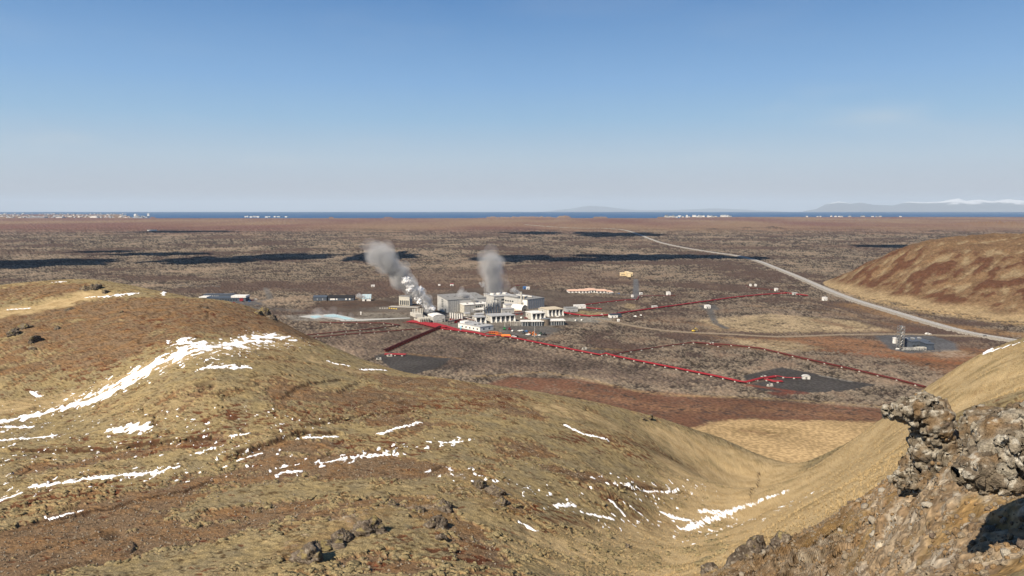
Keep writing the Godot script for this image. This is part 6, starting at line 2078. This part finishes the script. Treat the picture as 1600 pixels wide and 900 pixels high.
func smooth_lump() -> ArrayMesh:
	var n := noise(0.8, 3, 951)
	var vr := []; var cr := []
	for i in 7:
		var v := PackedVector3Array(); v.resize(13); var cs := PackedColorArray(); cs.resize(13); cs.fill(Color.WHITE)
		for j in 13:
			var th := PI * (1.0 - i / 6.0); var ph := -TAU * float(j % 12) / 12
			var p := Vector3(sin(th) * cos(ph), cos(th), sin(th) * sin(ph))
			v[j] = p * (1.0 + 0.45 * n.get_noise_3d(p.x, p.y, p.z)) * Vector3(1.0, 0.55, 1.0)
		vr.append(v); cr.append(cs)
	return grid_mesh(vr, cr)

# ---------------------------------------------------------------- snow lying on the hillside
func snow_mesh(pts: Array, width: float, ragged: float, seed_: int, bias := 0.30, top := 0.8, wave := 3.6) -> ArrayMesh:
	var w := []
	var amin := 1e9; var amax := -1e9; var dmin := 1e9; var dmax := -1e9
	for p in pts:
		var h := hit(p[0], p[1])
		w.append(Vector2(h.x, -h.z))
		amin = minf(amin, (h.x - width * 1.6) / -h.z); amax = maxf(amax, (h.x + width * 1.6) / -h.z); dmin = minf(dmin, -h.z - width * 1.8); dmax = maxf(dmax, -h.z + width * 1.8)
	if w.size() == 1:
		w.append(w[0] + Vector2(0.1, 0.0))
	var n1 := noise(clampf(width * 1.0, 1.0, wave), 5, seed_)
	var j0 := hill_col(amin); var j1 := hill_col(amax) + 1
	var v := PackedVector3Array(); var n := PackedVector3Array(); var ix := PackedInt32Array()
	var prev := []
	for i in HR:
		var row: PackedVector3Array = h_rows[i]
		var cur := []
		cur.resize(j1 - j0 + 1)
		if -row[j0].z > dmax * 1.02 and -row[j1].z > dmax * 1.02:
			break
		if -row[j0].z < dmin and -row[j1].z < dmin:
			prev = []
			continue
		for j in range(j0, j1 + 1):
			var q := row[j]
			var p := Vector2(q.x, -q.z)
			var best := 1e9
			for k in w.size() - 1:
				best = minf(best, p.distance_squared_to(Geometry2D.get_closest_point_to_segment(p, w[k], w[k + 1])))
			var f := minf(1.0 - sqrt(best) / width, top) + n1.get_noise_2d(p.x, p.y * 0.45) * ragged * 1.7 - bias
			var y := q.y + clampf(f * 0.55, -0.30, 0.12)
			cur[j - j0] = [f, Vector3(q.x, y, q.z), -1]
		if prev.size():
			for j in cur.size() - 1:
				var four := [prev[j], cur[j], cur[j + 1], prev[j + 1]]
				var m := -9.0
				for e in four:
					m = maxf(m, e[0])
				if m <= 0.0:
					continue
				for e in four:
					if e[2] < 0:
						e[2] = v.size()
						v.append(e[1])
						n.append(Vector3.UP)
				ix.append_array(PackedInt32Array([four[0][2], four[1][2], four[3][2], four[3][2], four[1][2], four[2][2]]))
		prev = cur
	if v.size() == 0:
		return null
	var sum := PackedVector3Array(); sum.resize(v.size())
	for t in range(0, ix.size(), 3):
		var fn := (v[ix[t + 2]] - v[ix[t]]).cross(v[ix[t + 1]] - v[ix[t]])
		if fn.y < 0: fn = -fn
		for k in 3:
			sum[ix[t + k]] += fn
	for k in v.size():
		n[k] = (sum[k].normalized() + Vector3.UP * 0.3).normalized()
	var arr := []; arr.resize(Mesh.ARRAY_MAX)
	arr[Mesh.ARRAY_VERTEX] = v; arr[Mesh.ARRAY_NORMAL] = n; arr[Mesh.ARRAY_INDEX] = ix
	var me := ArrayMesh.new()
	me.add_surface_from_arrays(Mesh.PRIMITIVE_TRIANGLES, arr)
	return me

func build_snow() -> void:
	var list := [
		[[[300, 546], [270, 560], [225, 578], [195, 598], [165, 618]], 6.8, 0.95, "broadest ragged snow drift in the hollow left of the post"],
		[[[150, 624], [90, 642], [0, 662]], 3.2, 0.9, "narrow tail of the drift reaching the left edge"],
		[[[285, 535], [340, 545], [410, 529], [440, 527]], 4.2, 1.25, "broken snow running up the hollow to the post"],
		[[[325, 575], [355, 572], [375, 575]], 2.4, 1.2, "thin snow streaks right of the broad drift"],
		[[[182, 674], [205, 670], [225, 672]], 2.4, 0.9, "solid white snow patch in the middle of the left slope"],
		[[[0, 670], [45, 668]], 1.6, 0.9, "snow strip at the left edge under the drift's tail"],
		[[[0, 690], [50, 686], [85, 682]], 1.3, 0.9, "second snow strip at the left edge"],
		[[[60, 762], [140, 752], [215, 742], [262, 733]], 1.7, 1.25, "broken snow band across the red heath, left"],
		[[[0, 783], [30, 774]], 1.2, 0.9, "snow patch on the heath at the left edge"],
		[[[70, 815], [125, 803]], 0.7, 1.0, "thin snow line along the lowest heath"],
		[[[372, 719], [408, 707]], 0.75, 0.6, "straight snow strip under a turf edge"],
		[[[465, 687], [525, 684]], 0.8, 0.7, "snow strip above the bare brown terrace"],
		[[[310, 712], [332, 704]], 0.8, 0.8, "small snow strip left of the straight one"],
		[[[360, 685], [385, 682]], 1.0, 1.0, "snow scraps among heather above the straight strip"],
		[[[594, 682], [620, 671], [655, 661]], 1.1, 0.8, "slanting snow streak above the middle of the slope"],
		[[[442, 737], [468, 735]], 1.0, 0.7, "snow patch at the left end of the footpath"],
		[[[500, 724], [560, 716], [620, 712]], 1.0, 1.2, "broken snow along the footpath"],
		[[[692, 694], [722, 692]], 0.9, 1.0, "snow scraps where the footpath bends"],
		[[[884, 667], [912, 680], [950, 690]], 1.3, 0.5, "clean wedge of snow high on the green slope"],
		[[[1070, 826], [1110, 812], [1150, 795], [1190, 782], [1226, 771]], 1.7, 0.9, "longest snow strip along the bottom of the gully"],
		[[[1095, 800], [1150, 795]], 1.6, 1.0, "snow patch on the left bank of the gully"],
		[[[1038, 802], [1056, 810], [1076, 814]], 1.4, 0.6, "white snow patch left of the gully strip"],
		[[[912, 801], [955, 812]], 0.75, 0.8, "thin snow streak on the slope left of the gully"],
		[[[955, 786], [975, 806]], 0.75, 0.6, "slanting snow streak above the gully"],
		[[[986, 795], [1006, 808]], 0.7, 0.6, "short slanting snow streak next to the gully patch"],
		[[[870, 793], [895, 788]], 0.8, 0.9, "small snow patch right of the middle rocks"],
		[[[815, 822], [835, 833]], 0.6, 0.9, "snow scraps below the middle rocks"],
		[[[975, 762], [1040, 768], [1060, 764]], 0.8, 1.2, "snow scraps along the bare edge above the gully"],
		[[[565, 577], [600, 580]], 1.6, 0.9, "snow strip under the skyline's dip"],
		[[[512, 565], [545, 572]], 1.1, 1.2, "faint snow left of the skyline strip"],
		[[[1512, 564], [1545, 552], [1580, 541], [1640, 522]], 1.6, 0.35, "clean white snow rim along the right ridge"],
		[[[170, 463], [208, 460]], 2.6, 1.0, "snow patch near the top of the knoll"],
		[[[135, 465], [160, 464]], 1.2, 1.0, "snow scrap left of the knoll's snow patch"],
		[[[12, 484], [45, 481]], 1.5, 0.9, "snow streak on the pale grass at the far left"],
		[[[84, 442], [102, 441]], 1.4, 0.7, "snow streak on the knoll's skyline"],
		[[[255, 462], [270, 460]], 1.1, 0.9, "small snow patch by the skyline rocks"],
		[[[50, 613], [62, 620]], 1.3, 0.8, "snow scrap on the shaded slope at the left"]]
	for k in list.size():
		var e = list[k]
		var me := snow_mesh(e[0], e[1] * (0.82 if e[1] < 2.0 else 0.95), e[2], 400 + k)
		if me == null:
			print("no snow: ", e[3])
			continue
		var o := put("snow_patch", me, M.snow)
		tag(o, e[3], "snow", "snow patches on the hillside")
	# flecks too many to count
	var spreads := [[[[0, 660], [120, 690], [260, 680], [400, 670]], 20.0, 1.2, 1.27], [[[0, 760], [150, 755], [300, 735], [400, 715]], 9.0, 1.2, 1.20], [[[150, 612], [300, 560], [430, 530]], 13.0, 1.25, 1.0],
		[[[900, 800], [1000, 800], [1080, 800]], 9.0, 1.2, 1.32], [[[1100, 840], [1160, 815], [1230, 790]], 7.0, 1.2, 1.05], [[[440, 735], [560, 715], [720, 690]], 4.0, 1.2, 0.95], [[[700, 740], [800, 760], [880, 790]], 8.0, 1.1, 1.12], [[[960, 760], [1090, 760]], 8.0, 1.1, 1.14]]
	for k in spreads.size():
		var e = spreads[k]
		var me := snow_mesh(e[0], e[1], e[2], 900 + k, e[3], 0.35, 1.9)
		if me == null:
			continue
		var o := put("snow_flecks", me, M.snow)
		o.set_meta("kind", "stuff")
		o.set_meta("label", "scattered flecks of old snow")

# ---------------------------------------------------------------- steam
func plume(label: String, path: Array, puffs: int, r0: float, r1: float, dense0: float, dense1: float, depth_at: Array, seed_: int, core := []) -> void:
	# path in view at the depth of a point of the ground; radius and density from the source to the end
	var r := RandomNumberGenerator.new(); r.seed = seed_
	var d := -P(depth_at[0], depth_at[1]).z
	var w := []
	for p in path:
		w.append(at_depth(p[0], p[1], d))
	var t := thing("steam_plume", label, "steam", w[0], 0.0, "")
	t.set_meta("kind", "stuff")
	if core.size():
		# the thick white heart of the steam, a tenth of its size and then scaled up
		var f := Nets.new()
		f.cell = 0.06
		f.dome = 0.22; f.cob = cells(0.42, seed_ + 60); f.cob2 = cells(0.18, seed_ + 61); f.big = noise(0.5, 4, seed_ + 62); f.fine = noise(0.2, 2, seed_ + 63)
		var lo := Vector3(1e9, 1e9, 1e9); var hi := -lo
		for k in int(core[0]):
			var u: float = core[1] * (k + 0.5) / core[0]
			var s := u * (w.size() - 1)
			var i := mini(int(s), w.size() - 2)
			var rad: float = lerpf(r0, r1, u) * core[2] * (0.6 + 0.7 * r.randf()) * 0.1
			var at: Vector3 = (w[i].lerp(w[i + 1], s - i) - w[0]) * 0.1 + Vector3(r.randfn(0, 1), r.randfn(0, 0.7), r.randfn(0, 1)) * rad * 0.45
			f.blobs.append([at, Vector3.ONE * rad])
			lo = lo.min(at - Vector3.ONE * (rad + 0.3)); hi = hi.max(at + Vector3.ONE * (rad + 0.3))
		f.lo = lo
		var white := func(_p: Vector3) -> Color: return Color.WHITE
		var o := put("core", outcrop_mesh(f, hi, white), M.steam, t)
		o.scale = Vector3.ONE * 10.0
	for k in puffs:
		var u := pow((k + r.randf()) / puffs, 1.15)
		var s := u * (w.size() - 1)
		var i := mini(int(s), w.size() - 2)
		var at: Vector3 = w[i].lerp(w[i + 1], s - i)
		var rad := lerpf(r0, r1, u)
		var off := Vector3(r.randfn(0, 1), r.randfn(0, 0.8), r.randfn(0, 1)) * rad * 0.55
		var size := rad * (0.35 + 0.75 * r.randf())
		var q := int(clampf(u * 6.0, 0, 5))
		var key := "%s%d" % [label, q]
		if not M.has(key):
			var m := FogMaterial.new()
			m.density = lerpf(dense0, dense1, sqrt((q + 0.5) / 6.0))
			m.albedo = Color(1.0, 1.0, 1.0)
			M[key] = m
		var f := FogVolume.new()
		f.name = "puff"
		f.shape = RenderingServer.FOG_VOLUME_SHAPE_ELLIPSOID
		f.size = Vector3(size * 2.0 * (0.8 + 0.5 * r.randf()), size * 2.0 * (0.75 + 0.4 * r.randf()), size * 2.0)
		f.rotation = Vector3(r.randf() * 3, r.randf() * 3, r.randf() * 3)
		f.material = M[key]
		f.position = at - w[0] + off
		t.add_child(f, true)

func build_steam() -> void:
	plume("large white steam plume leaning left from the cooling unit", [[673, 486], [664, 470], [650, 458], [636, 442], [618, 424], [602, 406], [584, 390]], 340, 4.4, 13.0, 0.060, 0.0048, [672, 500], 1, [26, 0.55, 0.68])
	plume("upright broad steam plume above the cowled hall", [[772, 458], [772, 447], [771, 432], [770, 418], [769, 404]], 190, 10.0, 14.0, 0.0085, 0.0055, [780, 475], 2)
	plume("small white puff of steam from the chimney top", [[813, 459], [807, 456], [801, 452]], 30, 1.6, 4.2, 0.22, 0.06, [814, 482], 3)
	plume("steam drifting over the white-roofed hall", [[745, 470], [734, 468], [726, 461], [722, 455]], 50, 2.2, 6.5, 0.14, 0.015, [740, 486], 4)
	plume("steam rising beside the slanted glass building", [[570, 466], [564, 464], [560, 459]], 30, 2.2, 5.0, 0.16, 0.03, [570, 470], 5)
	plume("thin steam hanging over the turquoise ponds", [[548, 497], [530, 491], [510, 488], [498, 488]], 24, 4.0, 9.0, 0.010, 0.005, [530, 497], 6)
	plume("small puff of steam on the roofs beside the tallest lamp mast", [[757, 449], [753, 446], [751, 442]], 14, 1.6, 3.2, 0.2, 0.08, [760, 478], 7)
